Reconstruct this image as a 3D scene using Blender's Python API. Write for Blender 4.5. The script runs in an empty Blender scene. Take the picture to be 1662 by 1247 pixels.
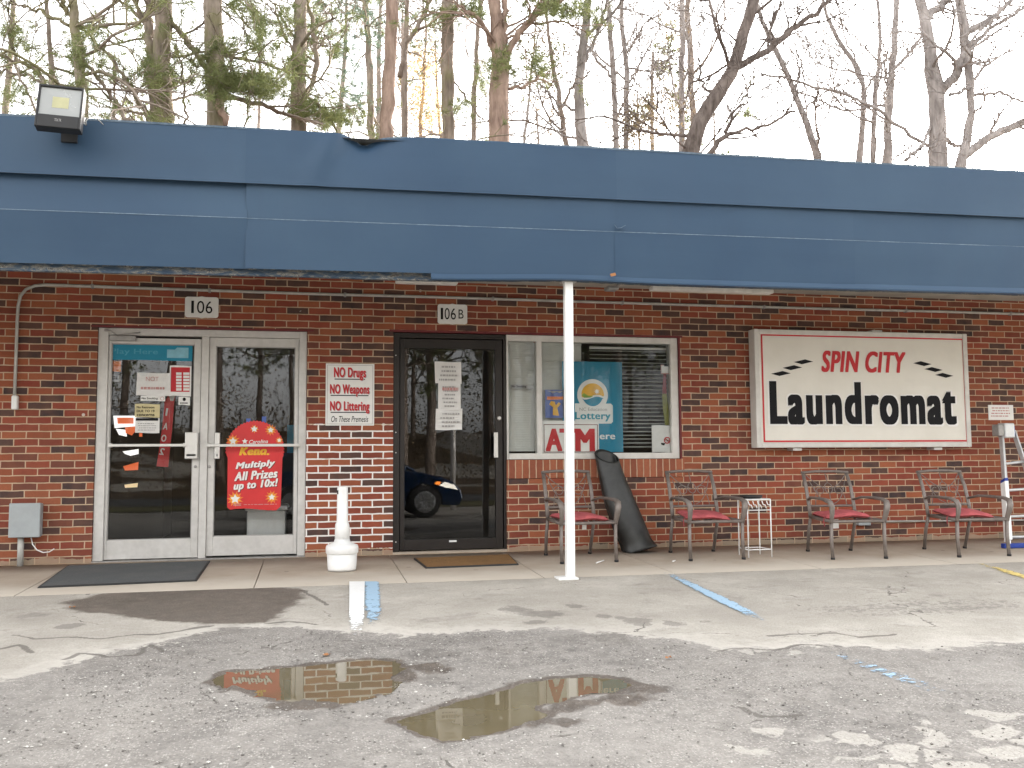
import bpy, math, random
import numpy as np
from mathutils import Vector, Matrix
R = math.radians
sc = bpy.context.scene
COL = sc.collection

# ------------------------------------------------------------------ camera
F_PX, YAW, PITCH, ROLL = 1525.157, -0.2105454, 0.0793970, -0.0067060   # lens in photo pixels (1662 wide)
CD, CH = 9.2957, 0.92275            # metres in front of the brick wall, height above its foot
IW, IH = 1662.0, 1247.0
cp, sp, cy, sy = math.cos(PITCH), math.sin(PITCH), math.cos(YAW), math.sin(YAW)
FW = np.array([-sy*cp, cy*cp, sp]); _R = np.array([cy, sy, 0.0]); _U = np.cross(_R, FW)
RT = math.cos(ROLL)*_R + math.sin(ROLL)*_U
UP = -math.sin(ROLL)*_R + math.cos(ROLL)*_U
CAMP = np.array([0.0, -CD, CH])
cam = bpy.data.cameras.new("camera"); camo = bpy.data.objects.new("camera", cam); COL.objects.link(camo)
cam.sensor_width = 36.0; cam.lens = F_PX/IW*36.0; cam.clip_end = 2000; cam.clip_start = 0.05
camo.matrix_world = Matrix(((RT[0], UP[0], -FW[0], CAMP[0]), (RT[1], UP[1], -FW[1], CAMP[1]),
                            (RT[2], UP[2], -FW[2], CAMP[2]), (0, 0, 0, 1)))
sc.camera = camo

# ------------------------------------------------------------------ world, sun, exposure
SUN_EL, SUN_AZ = R(16), R(48)       # low behind the building, to the right
world = bpy.data.worlds.new("World"); sc.world = world; world.use_nodes = True
wn = world.node_tree; wn.nodes.clear()
sky = wn.nodes.new('ShaderNodeTexSky'); sky.sky_type = 'NISHITA'; sky.sun_disc = False
sky.sun_elevation = SUN_EL; sky.sun_rotation = SUN_AZ; sky.air_density = 1.0; sky.dust_density = 2.5; sky.ozone_density = 1.0
hs = wn.nodes.new('ShaderNodeHueSaturation'); hs.inputs['Saturation'].default_value = 0.05
bg = wn.nodes.new('ShaderNodeBackground'); bg.inputs['Strength'].default_value = 0.13
wo = wn.nodes.new('ShaderNodeOutputWorld')
wn.links.new(sky.outputs[0], hs.inputs['Color']); wn.links.new(hs.outputs[0], bg.inputs[0]); wn.links.new(bg.outputs[0], wo.inputs[0])
sl = bpy.data.lights.new("sun", 'SUN'); sl.energy = 1.0; sl.angle = R(11); sl.color = (1.0, 0.86, 0.68)
so = bpy.data.objects.new("sun", sl); COL.objects.link(so)
sdir = Vector((math.sin(SUN_AZ)*math.cos(SUN_EL), math.cos(SUN_AZ)*math.cos(SUN_EL), math.sin(SUN_EL)))
so.rotation_euler = sdir.to_track_quat('Z', 'Y').to_euler(); so.location = (20, 30, 30)
sc.view_settings.view_transform = 'Standard'; sc.view_settings.look = 'None'
sc.view_settings.exposure = 3.15; sc.view_settings.gamma = 1.0
sc.cycles.transparent_max_bounces = 16; sc.cycles.max_bounces = 8

rng = np.random.default_rng(7); random.seed(7)
K = 0.027                           # the lot falls away from the wall

# ------------------------------------------------------------------ surveying helpers (photo pixel -> point on a plane of the place)
def ray(px, py):
    return FW + ((px-IW/2)/F_PX)*RT - ((py-IH/2)/F_PX)*UP
def W(px, py, Y=0.0):
    d = ray(px, py); return CAMP + (CD+Y)/d[1]*d
def X_(px, py, Y=0.0): return float(W(px, py, Y)[0])
def Z_(px, py, Y=0.0): return float(W(px, py, Y)[2])
def G(px, py, z0=0.0):
    d = ray(px, py); t = (z0-CH-K*CD)/(d[2]-K*d[1]); return CAMP + t*d
def gz(y): return K*max(min(y, 0.0), -11.0)
def RC(x0, y0, x1, y1, Y=0.0):      # rectangle on the plane y=Y -> X0, X1, Z0, Z1
    ym, xm = (y0+y1)/2, (x0+x1)/2
    return X_(x0, ym, Y), X_(x1, ym, Y), Z_(xm, y1, Y), Z_(xm, y0, Y)

# ------------------------------------------------------------------ mesh builder
class MB:
    def __init__(s): s.V = []; s.F = []; s.n = 0; s.A = []
    def add(s, v, f, m=0, smooth=False, a=0.0):
        v = np.asarray(v, float).reshape(-1, 3)
        s.V.append(v)
        if isinstance(f, np.ndarray):
            s.F.append((f+s.n, m, smooth))
        else:
            by = {}
            for q in f: by.setdefault(len(q), []).append(q)
            for q in by.values(): s.F.append((np.array(q, int)+s.n, m, smooth))
        s.A.append(np.full(len(v), a)); s.n += len(v)
    def box(s, x0, x1, y0, y1, z0, z1, m=0):
        v = [(x, y, z) for z in (z0, z1) for y in (y0, y1) for x in (x0, x1)]
        s.add(v, [(0,2,3,1),(4,5,7,6),(0,1,5,4),(2,6,7,3),(0,4,6,2),(1,3,7,5)], m)
    def obox(s, c, ex, ey, ez, m=0):        # oriented box: centre and half-extent vectors
        c, ex, ey, ez = (np.asarray(q, float) for q in (c, ex, ey, ez))
        v = [c+a*ex+b*ey+d*ez for d in (-1, 1) for b in (-1, 1) for a in (-1, 1)]
        s.add(v, [(0,2,3,1),(4,5,7,6),(0,1,5,4),(2,6,7,3),(0,4,6,2),(1,3,7,5)], m)
    def tube(s, path, r, n=8, m=0, cap=True, smooth=True, a=0.0, flat=None):
        P = np.asarray(path, float); k = len(P)
        r = np.broadcast_to(np.asarray(r, float), (k,))
        T = np.gradient(P, axis=0); T /= np.linalg.norm(T, axis=1)[:, None]+1e-12
        ref = np.array([0, 0, 1.0]) if abs(T[0][2]) < 0.9 else np.array([1.0, 0, 0])
        ang = np.arange(n)*2*np.pi/n
        V = np.empty((k, n, 3)); u = None
        for i in range(k):
            if u is None: u = ref - T[i]*(ref@T[i])
            else: u = u - T[i]*(u@T[i])
            u /= np.linalg.norm(u)+1e-12; w = np.cross(T[i], u)
            ru, rw = (r[i], r[i]) if flat is None else (r[i]*flat[0], r[i]*flat[1])
            V[i] = P[i] + ru*np.cos(ang)[:, None]*u + rw*np.sin(ang)[:, None]*w
        i, j = np.meshgrid(np.arange(k-1), np.arange(n), indexing='ij'); j2 = (j+1) % n
        f = np.stack([i*n+j, i*n+j2, (i+1)*n+j2, (i+1)*n+j], -1).reshape(-1, 4)
        s.add(V.reshape(-1, 3), f, m, smooth, a)
        if cap and n > 2:
            s.F.append((np.array([list(range(n))[::-1]])+s.n-k*n, m, False))
            s.F.append((np.array([list(range(n))])+s.n-n, m, False))
    def lathe(s, prof, c, n=24, m=0, ax='z'):
        k = len(prof); a = np.arange(n)*2*np.pi/n; V = []
        for r, z in prof:
            for t in a:
                if ax == 'z': V.append((c[0]+r*math.cos(t), c[1]+r*math.sin(t), c[2]+z))
                elif ax == 'y': V.append((c[0]+r*math.cos(t), c[1]+z, c[2]+r*math.sin(t)))
        f = [(i*n+j, i*n+(j+1) % n, (i+1)*n+(j+1) % n, (i+1)*n+j) for i in range(k-1) for j in range(n)]
        s.add(V, f, m, True)
        s.F.append((np.array([list(range(n))[::-1]])+s.n-k*n, m, False))
        s.F.append((np.array([list(range(n))])+s.n-n, m, False))
    def prism(s, poly, y0, y1, m=0):        # poly of (x, z), between y0 (front) and y1
        n = len(poly)
        v = [(x, y0, z) for x, z in poly]+[(x, y1, z) for x, z in poly]
        f = [tuple(range(n)), tuple(range(2*n-1, n-1, -1))]+[(i, n+i, n+(i+1) % n, (i+1) % n) for i in range(n)]
        s.add(v, f, m)
    def flat(s, poly, y, m=0): s.add([(x, y, z) for x, z in poly], [tuple(range(len(poly)))], m)
    def grid(s, V, m=0, smooth=True):       # V (k, n, 3)
        k, n = V.shape[:2]; i, j = np.meshgrid(np.arange(k-1), np.arange(n-1), indexing='ij')
        s.add(V.reshape(-1, 3), np.stack([i*n+j, i*n+j+1, (i+1)*n+j+1, (i+1)*n+j], -1).reshape(-1, 4), m, smooth)
    def build(s, name, mats, parent=None, bevel=0.0, attr=None, solid=0.0):
        V = np.concatenate(s.V) if s.V else np.zeros((0, 3))
        root = parent
        while root is not None and root.parent is not None: root = root.parent
        if root is not None: V = V-np.array(root.location)
        me = bpy.data.meshes.new(name)
        me.vertices.add(len(V)); me.vertices.foreach_set('co', V.astype(np.float32).ravel())
        li = np.concatenate([f.ravel() for f, _, _ in s.F]); tot = np.concatenate([np.full(len(f), f.shape[1]) for f, _, _ in s.F])
        me.loops.add(len(li)); me.loops.foreach_set('vertex_index', li.astype(np.int32))
        me.polygons.add(len(tot)); me.polygons.foreach_set('loop_start', (np.cumsum(tot)-tot).astype(np.int32))
        me.polygons.foreach_set('loop_total', tot.astype(np.int32))
        me.polygons.foreach_set('material_index', np.concatenate([np.full(len(f), m) for f, m, _ in s.F]).astype(np.int32))
        me.polygons.foreach_set('use_smooth', np.concatenate([np.full(len(f), q) for f, _, q in s.F]).astype(bool))
        if attr:
            at = me.attributes.new(attr, 'FLOAT', 'POINT'); at.data.foreach_set('value', np.concatenate(s.A).astype(np.float32))
        me.update(calc_edges=True); me.validate()
        if not isinstance(mats, (list, tuple)): mats = [mats]
        for q in mats: me.materials.append(q)
        o = bpy.data.objects.new(name, me); COL.objects.link(o)
        if parent is not None: o.parent = parent
        if bevel:
            b = o.modifiers.new('bevel', 'BEVEL'); b.width = bevel; b.segments = 2; b.limit_method = 'ANGLE'
        if solid:
            b = o.modifiers.new('solid', 'SOLIDIFY'); b.thickness = solid
        return o

def text_mb(mb, body, x0, x1, z0, z1, y, m=0, bold=0.0, shear=0.0, rot=0.0, mirror=False, spacing=1.0, extrude=0.0):
    """lettering fitted into the rectangle x0..x1, z0..z1 on the plane y (facing -y)"""
    c = bpy.data.curves.new('t', 'FONT'); c.body = body; c.shear = shear; c.resolution_u = 5
    c.space_character = spacing+bold*2.2
    o = bpy.data.objects.new('t', c); COL.objects.link(o)
    dg = bpy.context.evaluated_depsgraph_get(); dg.update()
    me = bpy.data.meshes.new_from_object(o.evaluated_get(dg))
    v = np.array([q.co[:] for q in me.vertices])[:, :2]; f = [tuple(p.vertices) for p in me.polygons]
    bpy.data.objects.remove(o); bpy.data.curves.remove(c); bpy.data.meshes.remove(me)
    mn, mx = v.min(0), v.max(0); n = 1 if bold <= 0 else max(2, int(bold/0.012)+1)
    for k in range(n if bold <= 0 else 2*n):                  # heavy strokes: the thin letter laid several times side by side
        kk = k//2; s_ = (kk/(n-1)-0.5)*2*bold if n > 1 else 0.0
        zs = bold*0.4*(1 if k % 2 else -1) if n > 1 else 0.0
        u = (v[:, 0]+s_-mn[0]+bold)/(mx[0]-mn[0]+2*bold); w = (v[:, 1]+zs-mn[1]+bold*.4)/(mx[1]-mn[1]+bold*.8)
        if mirror: u = 1-u
        X = x0+u*(x1-x0); Z = z0+w*(z1-z0)
        if rot:
            cx, cz = (x0+x1)/2, (z0+z1)/2; a, b = math.cos(rot), math.sin(rot)
            X, Z = cx+(X-cx)*a-(Z-cz)*b, cz+(X-cx)*b+(Z-cz)*a
        mb.add(np.stack([X, np.full(len(X), y-0.00006*k), Z], 1), [q[::-1] for q in f] if mirror else f, m)

def tag(o, label=None, cat=None, group=None, kind=None):
    if label: o['label'] = label
    if cat: o['category'] = cat
    if group: o['group'] = group
    if kind: o['kind'] = kind
    return o
def empty(name, loc, label=None, cat=None, group=None):
    o = bpy.data.objects.new(name, None); COL.objects.link(o); o.location = loc; o.empty_display_size = 0.2
    return tag(o, label, cat, group)
def dup(root, loc=None, rz=None, scale=None):
    def cp_(o, par):
        c = o.copy(); COL.objects.link(c); c.parent = par
        if par is not None: c.matrix_parent_inverse = o.matrix_parent_inverse.copy()
        for ch in list(o.children): cp_(ch, c)
        return c
    r = cp_(root, None)
    if loc is not None: r.location = loc
    if rz is not None: r.rotation_euler = (0, 0, rz)
    if scale is not None: r.scale = scale
    return r

# ------------------------------------------------------------------ materials
class NT:
    def __init__(s, name):
        s.m = bpy.data.materials.new(name); s.m.use_nodes = True; s.t = s.m.node_tree; s.t.nodes.clear()
        s.out = s.n('ShaderNodeOutputMaterial')
    def n(s, t, **kw):
        q = s.t.nodes.new(t)
        for k, v in kw.items(): setattr(q, k, v)
        return q
    def l(s, a, b): s.t.links.new(a, b)
    def val(s, sock, v):
        if isinstance(v, bpy.types.NodeSocket): s.l(v, sock)
        elif isinstance(v, (tuple, list)): sock.default_value = tuple(v)+((1.0,) if len(v) == 3 and len(sock.default_value) == 4 else ())
        else: sock.default_value = v
    def math(s, op, a, b=0.0, clamp=False):
        q = s.n('ShaderNodeMath', operation=op, use_clamp=clamp); s.val(q.inputs[0], a); s.val(q.inputs[1], b); return q.outputs[0]
    def mix(s, f, a, b, mode='MIX'):
        q = s.n('ShaderNodeMixRGB', blend_type=mode); s.val(q.inputs[0], f); s.val(q.inputs[1], a); s.val(q.inputs[2], b); return q.outputs[0]
    def ramp(s, x, stops, interp='LINEAR'):
        q = s.n('ShaderNodeValToRGB'); s.l(x, q.inputs[0]); r = q.color_ramp; r.interpolation = interp
        while len(r.elements) < len(stops): r.elements.new(0.5)
        for e, (p, c) in zip(r.elements, stops):
            e.position = p; e.color = (c, c, c, 1) if isinstance(c, (int, float)) else tuple(c)+(1,)
        return q.outputs[0]
    def noise(s, scale, detail=4.0, vec=None, rough=0.55, dist=0.0):
        q = s.n('ShaderNodeTexNoise'); q.inputs['Scale'].default_value = scale; q.inputs['Detail'].default_value = detail
        q.inputs['Roughness'].default_value = rough; q.inputs['Distortion'].default_value = dist
        if vec is not None: s.l(vec, q.inputs['Vector'])
        return q.outputs['Fac']
    def vor(s, scale, vec=None, feature='F1', out='Distance', rand=1.0):
        q = s.n('ShaderNodeTexVoronoi', feature=feature); q.inputs['Scale'].default_value = scale; q.inputs['Randomness'].default_value = rand
        if vec is not None: s.l(vec, q.inputs['Vector'])
        return q.outputs[out]
    def coord(s, which='Object'):
        return s.n('ShaderNodeTexCoord').outputs[which]
    def xyz(s, vec):
        q = s.n('ShaderNodeSeparateXYZ'); s.l(vec, q.inputs[0]); return q.outputs
    def comb(s, x, y, z=0.0):
        q = s.n('ShaderNodeCombineXYZ'); s.val(q.inputs[0], x); s.val(q.inputs[1], y); s.val(q.inputs[2], z); return q.outputs[0]
    def attr(s, name): return s.n('ShaderNodeAttribute', attribute_name=name).outputs['Fac']
    def bump(s, h, strength=0.3, dist=0.01):
        q = s.n('ShaderNodeBump'); s.l(h, q.inputs['Height']); q.inputs['Strength'].default_value = strength; q.inputs['Distance'].default_value = dist
        return q.outputs[0]
    def pbsdf(s, col, rough=0.6, metal=0.0, spec=0.5, nrm=None, **kw):
        b = s.n('ShaderNodeBsdfPrincipled'); s.val(b.inputs['Base Color'], col); s.val(b.inputs['Roughness'], rough)
        s.val(b.inputs['Metallic'], metal); s.val(b.inputs['Specular IOR Level'], spec)
        if nrm is not None: s.l(nrm, b.inputs['Normal'])
        for k, v in kw.items(): s.val(b.inputs[k.replace('_', ' ')], v)
        return b.outputs[0]
    def fin(s, sh): s.l(sh, s.out.inputs[0]); return s.m

def pm(name, col, rough=0.6, var=0.12, scale=12.0, metal=0.0, spec=0.4, bump=0.0, dirt=None, dscale=3.0, damt=0.5):
    t = NT(name); c = t.coord(); n = t.noise(scale, 5, c)
    a = tuple(x*(1-var) for x in col); b = tuple(min(1, x*(1+var)) for x in col)
    k = t.mix(t.ramp(n, [(0.3, 0.0), (0.7, 1.0)]), a, b)
    if dirt:
        d = t.noise(dscale, 6, c, 0.65)
        k = t.mix(t.math('MULTIPLY', t.ramp(d, [(0.45, 0.0), (0.75, 1.0)]), damt), k, dirt)
    r = t.math('ADD', t.math('MULTIPLY', n, 0.2), rough-0.1)
    nr = t.bump(n, bump, 0.004) if bump else None
    return t.fin(t.pbsdf(k, r, metal, spec, nr))

def emis(name, col, st, rough=0.5):
    t = NT(name); return t.fin(t.pbsdf(col, rough, Emission_Color=col, Emission_Strength=st))

def glassmat(name, tint, ior=1.75, fac=1.0):
    t = NT(name); tr = t.n('ShaderNodeBsdfTransparent'); tr.inputs[0].default_value = tint+(1,)
    gl = t.n('ShaderNodeBsdfGlossy'); gl.inputs['Roughness'].default_value = 0.0; gl.inputs[0].default_value = (1, 1, 1, 1)
    c = t.coord(); w = t.noise(1.3, 2, c)
    b = t.bump(w, 0.03, 0.02); t.l(b, gl.inputs['Normal'])
    fr = t.n('ShaderNodeFresnel'); fr.inputs[0].default_value = ior
    smear = t.ramp(t.noise(3.0, 6, c, 0.7), [(0.45, 0.0), (0.8, 0.018)])
    mx = t.n('ShaderNodeMixShader'); t.l(t.math('MULTIPLY', fr.outputs[0], fac), mx.inputs[0]); t.l(tr.outputs[0], mx.inputs[1]); t.l(gl.outputs[0], mx.inputs[2])
    df = t.n('ShaderNodeBsdfDiffuse'); df.inputs[0].default_value = (0.6, 0.58, 0.55, 1)
    m2 = t.n('ShaderNodeMixShader'); t.l(smear, m2.inputs[0]); t.l(mx.outputs[0], m2.inputs[1]); t.l(df.outputs[0], m2.inputs[2])
    return t.fin(m2.outputs[0])

ZB = Z_(570, 891.6); PITCHZ = (Z_(570, 689)-ZB)/18.0
def brickmat(name, rowlock=False):
    t = NT(name); c = t.coord(); x, y, z = t.xyz(c)
    nd = t.n('ShaderNodeTexNoise'); nd.inputs['Scale'].default_value = 9; nd.inputs['Detail'].default_value = 3; t.l(c, nd.inputs['Vector'])
    vs = t.n('ShaderNodeVectorMath', operation='SUBTRACT'); t.l(nd.outputs['Color'], vs.inputs[0]); vs.inputs[1].default_value = (0.5, 0.5, 0.5)
    vm = t.n('ShaderNodeVectorMath', operation='SCALE'); t.l(vs.outputs[0], vm.inputs[0]); vm.inputs['Scale'].default_value = 0.011
    u = t.math('ADD', x, y)
    if rowlock: base = t.comb(u, z)
    else: base = t.comb(t.math('ADD', u, 20.0-0.07), t.math('ADD', z, 40*PITCHZ-ZB))
    va = t.n('ShaderNodeVectorMath', operation='ADD'); t.l(base, va.inputs[0]); t.l(vm.outputs[0], va.inputs[1])
    def brick(ms, smooth):
        b = t.n('ShaderNodeTexBrick'); t.l(va.outputs[0], b.inputs['Vector'])
        b.inputs['Color1'].default_value = (0, 0, 0, 1); b.inputs['Color2'].default_value = (1, 1, 1, 1); b.inputs['Mortar'].default_value = (0, 0, 0, 1)
        b.inputs['Scale'].default_value = 1.0; b.inputs['Mortar Size'].default_value = ms; b.inputs['Mortar Smooth'].default_value = smooth
        b.inputs['Bias'].default_value = 0.0
        if rowlock: b.offset = 0.0; b.inputs['Brick Width'].default_value = 0.0715; b.inputs['Row Height'].default_value = 1.0
        else: b.offset = 0.5; b.inputs['Brick Width'].default_value = 0.2083; b.inputs['Row Height'].default_value = PITCHZ
        return b
    b = brick(0.0056, 0.25); rnd = t.xyz(b.outputs['Color'])[0]
    fine = t.noise(60, 3, c, 0.6); mid = t.noise(7, 3, c)
    if rowlock: stops = [(0.0, (0.27, 0.085, 0.045)), (0.35, (0.33, 0.11, 0.06)), (0.7, (0.24, 0.075, 0.045))]
    else: stops = [(0.0, (0.040, 0.033, 0.036)), (0.1, (0.066, 0.045, 0.042)), (0.22, (0.20, 0.046, 0.030)), (0.36, (0.275, 0.076, 0.038)),
                   (0.5, (0.235, 0.051, 0.033)), (0.62, (0.325, 0.100, 0.048)), (0.78, (0.285, 0.066, 0.039)), (0.9, (0.155, 0.053, 0.038))]
    col = t.ramp(rnd, stops, 'CONSTANT')
    col = t.mix(t.math('MULTIPLY', t.ramp(mid, [(0.35, 0.0), (0.75, 1.0)]), 0.2), col, (0.42, 0.17, 0.09))
    col = t.mix(t.math('MULTIPLY', t.ramp(fine, [(0.4, 0.0), (0.8, 1.0)]), 0.28), col, (0.12, 0.05, 0.038))
    mort = t.mix(t.ramp(mid, [(0.3, 0.0), (0.7, 1.0)]), (0.38, 0.265, 0.175), (0.54, 0.41, 0.295))
    mf = b.outputs['Fac']; mk = mf
    if not rowlock:
        b2 = brick(0.0082, 0.35)                 # the part repointed in white
        wz = t.math('LESS_THAN', z, t.math('ADD', 1.19, t.math('MULTIPLY', mid, 0.14)))
        wx = t.math('MULTIPLY', t.math('GREATER_THAN', x, -0.09), t.math('LESS_THAN', x, 0.79))
        wl = t.math('GREATER_THAN', z, t.math('MULTIPLY', mid, 0.16))
        wm = t.math('MULTIPLY', t.math('MULTIPLY', wz, wx), wl)
        wm = t.math('MULTIPLY', wm, t.ramp(t.noise(5, 5, c, 0.6), [(0.3, 0.35), (0.42, 1.0)]))
        mk = t.mix(wm, mf, b2.outputs['Fac'])
        mort = t.mix(wm, mort, (0.80, 0.77, 0.74))
        # parging smeared along the foot of the wall, pale chips where signs hung
        foot = t.math('LESS_THAN', z, t.math('MULTIPLY', t.noise(4, 5, c, 0.7), 0.09))
        col = t.mix(t.math('MULTIPLY', foot, 0.75), col, (0.40, 0.32, 0.23))
        chip = t.math('MULTIPLY', t.math('LESS_THAN', t.vor(3.1, c), 0.055), t.math('GREATER_THAN', t.noise(2.0, 2, c), 0.52))
        col = t.mix(t.math('MULTIPLY', chip, 0.8), col, (0.6, 0.54, 0.48))
        grime = t.math('MULTIPLY', t.ramp(t.noise(1.1, 6, c, 0.65), [(0.4, 0.0), (0.75, 1.0)]), 0.35)
        col = t.mix(grime, col, (0.11, 0.055, 0.04))
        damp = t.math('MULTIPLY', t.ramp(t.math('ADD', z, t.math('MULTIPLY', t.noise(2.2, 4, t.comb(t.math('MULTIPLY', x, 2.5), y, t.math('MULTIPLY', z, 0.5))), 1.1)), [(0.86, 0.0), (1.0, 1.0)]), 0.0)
    k = t.mix(mk, col, mort)
    h = t.math('SUBTRACT', t.math('MULTIPLY', fine, 0.25), mf)
    return t.fin(t.pbsdf(k, 0.85, 0, 0.25, t.bump(h, 0.55, 0.008)))

M = {}
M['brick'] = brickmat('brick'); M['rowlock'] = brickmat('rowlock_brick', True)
M['alu'] = pm('aluminium', (0.56, 0.545, 0.525), 0.5, 0.07, 18, 0.25, 0.5, 0, (0.25, 0.23, 0.21), 5, 0.22)
M['alu_dark'] = pm('worn_aluminium', (0.33, 0.32, 0.31), 0.45, 0.15, 20, 0.5)
M['bronze'] = pm('bronze_frame', (0.019, 0.0145, 0.0125), 0.42, 0.2, 14, 0.1)
M['winframe'] = pm('window_frame_paint', (0.60, 0.585, 0.555), 0.5, 0.06, 9, 0, 0.4, 0, (0.33, 0.29, 0.25), 6, 0.3)
M['glass'] = glassmat('glass', (0.90, 0.915, 0.91), 1.50)
M['glass_window'] = glassmat('window_glass', (0.90, 0.92, 0.915), 1.33)
M['glass_dark'] = glassmat('dark_glass', (0.40, 0.40, 0.38), 1.48)
M['maroon'] = pm('maroon_paint', (0.14, 0.02, 0.022), 0.55, 0.2, 9)
M['rail'] = pm('handle_metal', (0.6, 0.59, 0.57), 0.35, 0.05, 10, 0.5)
M['black'] = pm('black_plastic', (0.016, 0.016, 0.017), 0.5, 0.2)
M['white'] = pm('white_paint', (0.80, 0.80, 0.79), 0.5, 0.04, 8, 0, 0.4, 0, (0.55, 0.53, 0.50), 7, 0.25)
M['wplastic'] = pm('white_plastic', (0.76, 0.76, 0.75), 0.42, 0.05, 6, 0, 0.45, 0, (0.42, 0.39, 0.35), 8, 0.3)
M['paper'] = pm('paper', (0.70, 0.69, 0.675), 0.85, 0.05, 20)
M['ink'] = pm('ink', (0.012, 0.012, 0.014), 0.7, 0.1, spec=0.15)
M['inkgrey'] = pm('grey_ink', (0.36, 0.35, 0.345), 0.8, 0.1)
M['red'] = pm('red_print', (0.50, 0.022, 0.03), 0.6, 0.08)
M['pinkink'] = pm('faint_red_ink', (0.50, 0.27, 0.26), 0.8, 0.1)
M['posterred'] = pm('poster_red', (0.58, 0.028, 0.03), 0.38, 0.12, 4)
M['yellow'] = pm('yellow_print', (0.75, 0.42, 0.03), 0.5)
M['orange'] = pm('orange_print', (0.72, 0.20, 0.03), 0.5)
M['teal'] = pm('teal_print', (0.0, 0.215, 0.345), 0.45, 0.07, 5)
M['tealtext'] = pm('teal_lettering', (0.02, 0.27, 0.36), 0.5)
M['paleblue'] = pm('pale_blue_print', (0.22, 0.47, 0.58), 0.5)
M['bannerblue'] = pm('banner_lettering', (0.05, 0.30, 0.42), 0.5)
M['dullred'] = pm('faded_red_paper', (0.22, 0.035, 0.045), 0.7)
M['dullgreen'] = pm('faded_green_paper', (0.20, 0.205, 0.05), 0.7)
M['green'] = pm('green_print', (0.20, 0.33, 0.05), 0.5)
M['cream'] = pm('cream_paper', (0.60, 0.52, 0.30), 0.8)
M['bluepr'] = pm('blue_print', (0.07, 0.12, 0.36), 0.5)
M['signface'] = pm('sign_face', (0.70, 0.675, 0.615), 0.4, 0.03, 3, 0, 0.45, 0, (0.5, 0.47, 0.40), 2, 0.3)
M['signwhite'] = pm('sign_white', (0.74, 0.73, 0.71), 0.5, 0.04)
M['blind'] = pm('blind_slats', (0.60, 0.60, 0.57), 0.55, 0.05)
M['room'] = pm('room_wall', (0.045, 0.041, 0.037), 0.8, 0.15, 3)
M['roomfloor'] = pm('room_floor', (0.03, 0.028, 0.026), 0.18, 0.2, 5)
M['conduit'] = pm('galvanised_pipe', (0.44, 0.435, 0.41), 0.5, 0.15, 10, 0.2, 0.5, 0, (0.2, 0.16, 0.13), 9, 0.35)
M['greybox'] = pm('grey_enamel', (0.34, 0.37, 0.385), 0.5, 0.07, 8, 0.1, 0.4, 0, (0.25, 0.24, 0.22), 5, 0.3)
M['iron'] = pm('brown_metal', (0.185, 0.158, 0.142), 0.5, 0.18, 25, 0.25, 0.5, 0, (0.09, 0.06, 0.045), 14, 0.4)
M['cushion'] = pm('faded_red_fabric', (0.43, 0.100, 0.108), 0.9, 0.24, 16, 0, 0.2, 0.3)
M['rubber'] = pm('black_rubber', (0.0145, 0.015, 0.0145), 0.42, 0.3, 8, 0, 0.5, 0.2, (0.07, 0.07, 0.065), 4, 0.4)
M['greymat'] = pm('grey_carpet', (0.105, 0.11, 0.112), 0.95, 0.2, 90, 0, 0.1, 0.4, (0.17, 0.16, 0.15), 3, 0.4)
M['rubber_edge'] = pm('mat_edging', (0.02, 0.02, 0.02), 0.7)
M['coir'] = pm('coir', (0.235, 0.135, 0.062), 0.95, 0.35, 110, 0, 0.1, 0.6, (0.12, 0.075, 0.04), 9, 0.4)
M['blueplastic'] = pm('blue_plastic', (0.015, 0.045, 0.27), 0.45)
M['ladder'] = pm('ladder_aluminium', (0.58, 0.59, 0.60), 0.4, 0.1, 15, 0.5)
M['carpaint'] = pm('dark_blue_car_paint', (0.008, 0.028, 0.075), 0.18, 0.1, 3, 0.2, 0.8)
M['carglass'] = pm('car_glass', (0.01, 0.012, 0.014), 0.06, 0.1, 3, 0, 0.8)
M['tyre'] = pm('tyre_rubber', (0.017, 0.017, 0.017), 0.8)
M['rim'] = pm('alloy', (0.42, 0.43, 0.44), 0.35, 0.1, 10, 0.7)
M['headlight'] = emis('headlight_lens', (1.0, 0.93, 0.8), 2.0)
M['amber'] = emis('amber_lens', (1.0, 0.28, 0.04), 2.5)
M['taillight'] = pm('tail_lens', (0.3, 0.01, 0.01), 0.2)
M['lens'] = pm('lamp_reflector', (0.30, 0.31, 0.305), 0.25, 0.05, 5, 0.2)
M['led'] = pm('led_panel', (0.40, 0.39, 0.23), 0.5)
M['tube'] = pm('lamp_diffuser', (0.62, 0.60, 0.57), 0.5)
M['soffit'] = pm('soffit_paint', (0.42, 0.41, 0.37), 0.7, 0.12, 3, 0, 0.3, 0, (0.2, 0.16, 0.12), 4, 0.4)
M['screen_white'] = emis('lit_panel_white', (1.0, 0.97, 0.93), 0.16)
M['screen_orange'] = emis('lit_panel_orange', (1.0, 0.20, 0.07), 0.08)
M['screen_yellow'] = emis('lit_panel_yellow', (1.0, 0.75, 0.42), 0.09)
M['leaf'] = pm('dry_leaf', (0.33, 0.15, 0.06), 0.8)
M['gap_line'] = pm('gap_dark', (0.02, 0.02, 0.02), 0.9)

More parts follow.
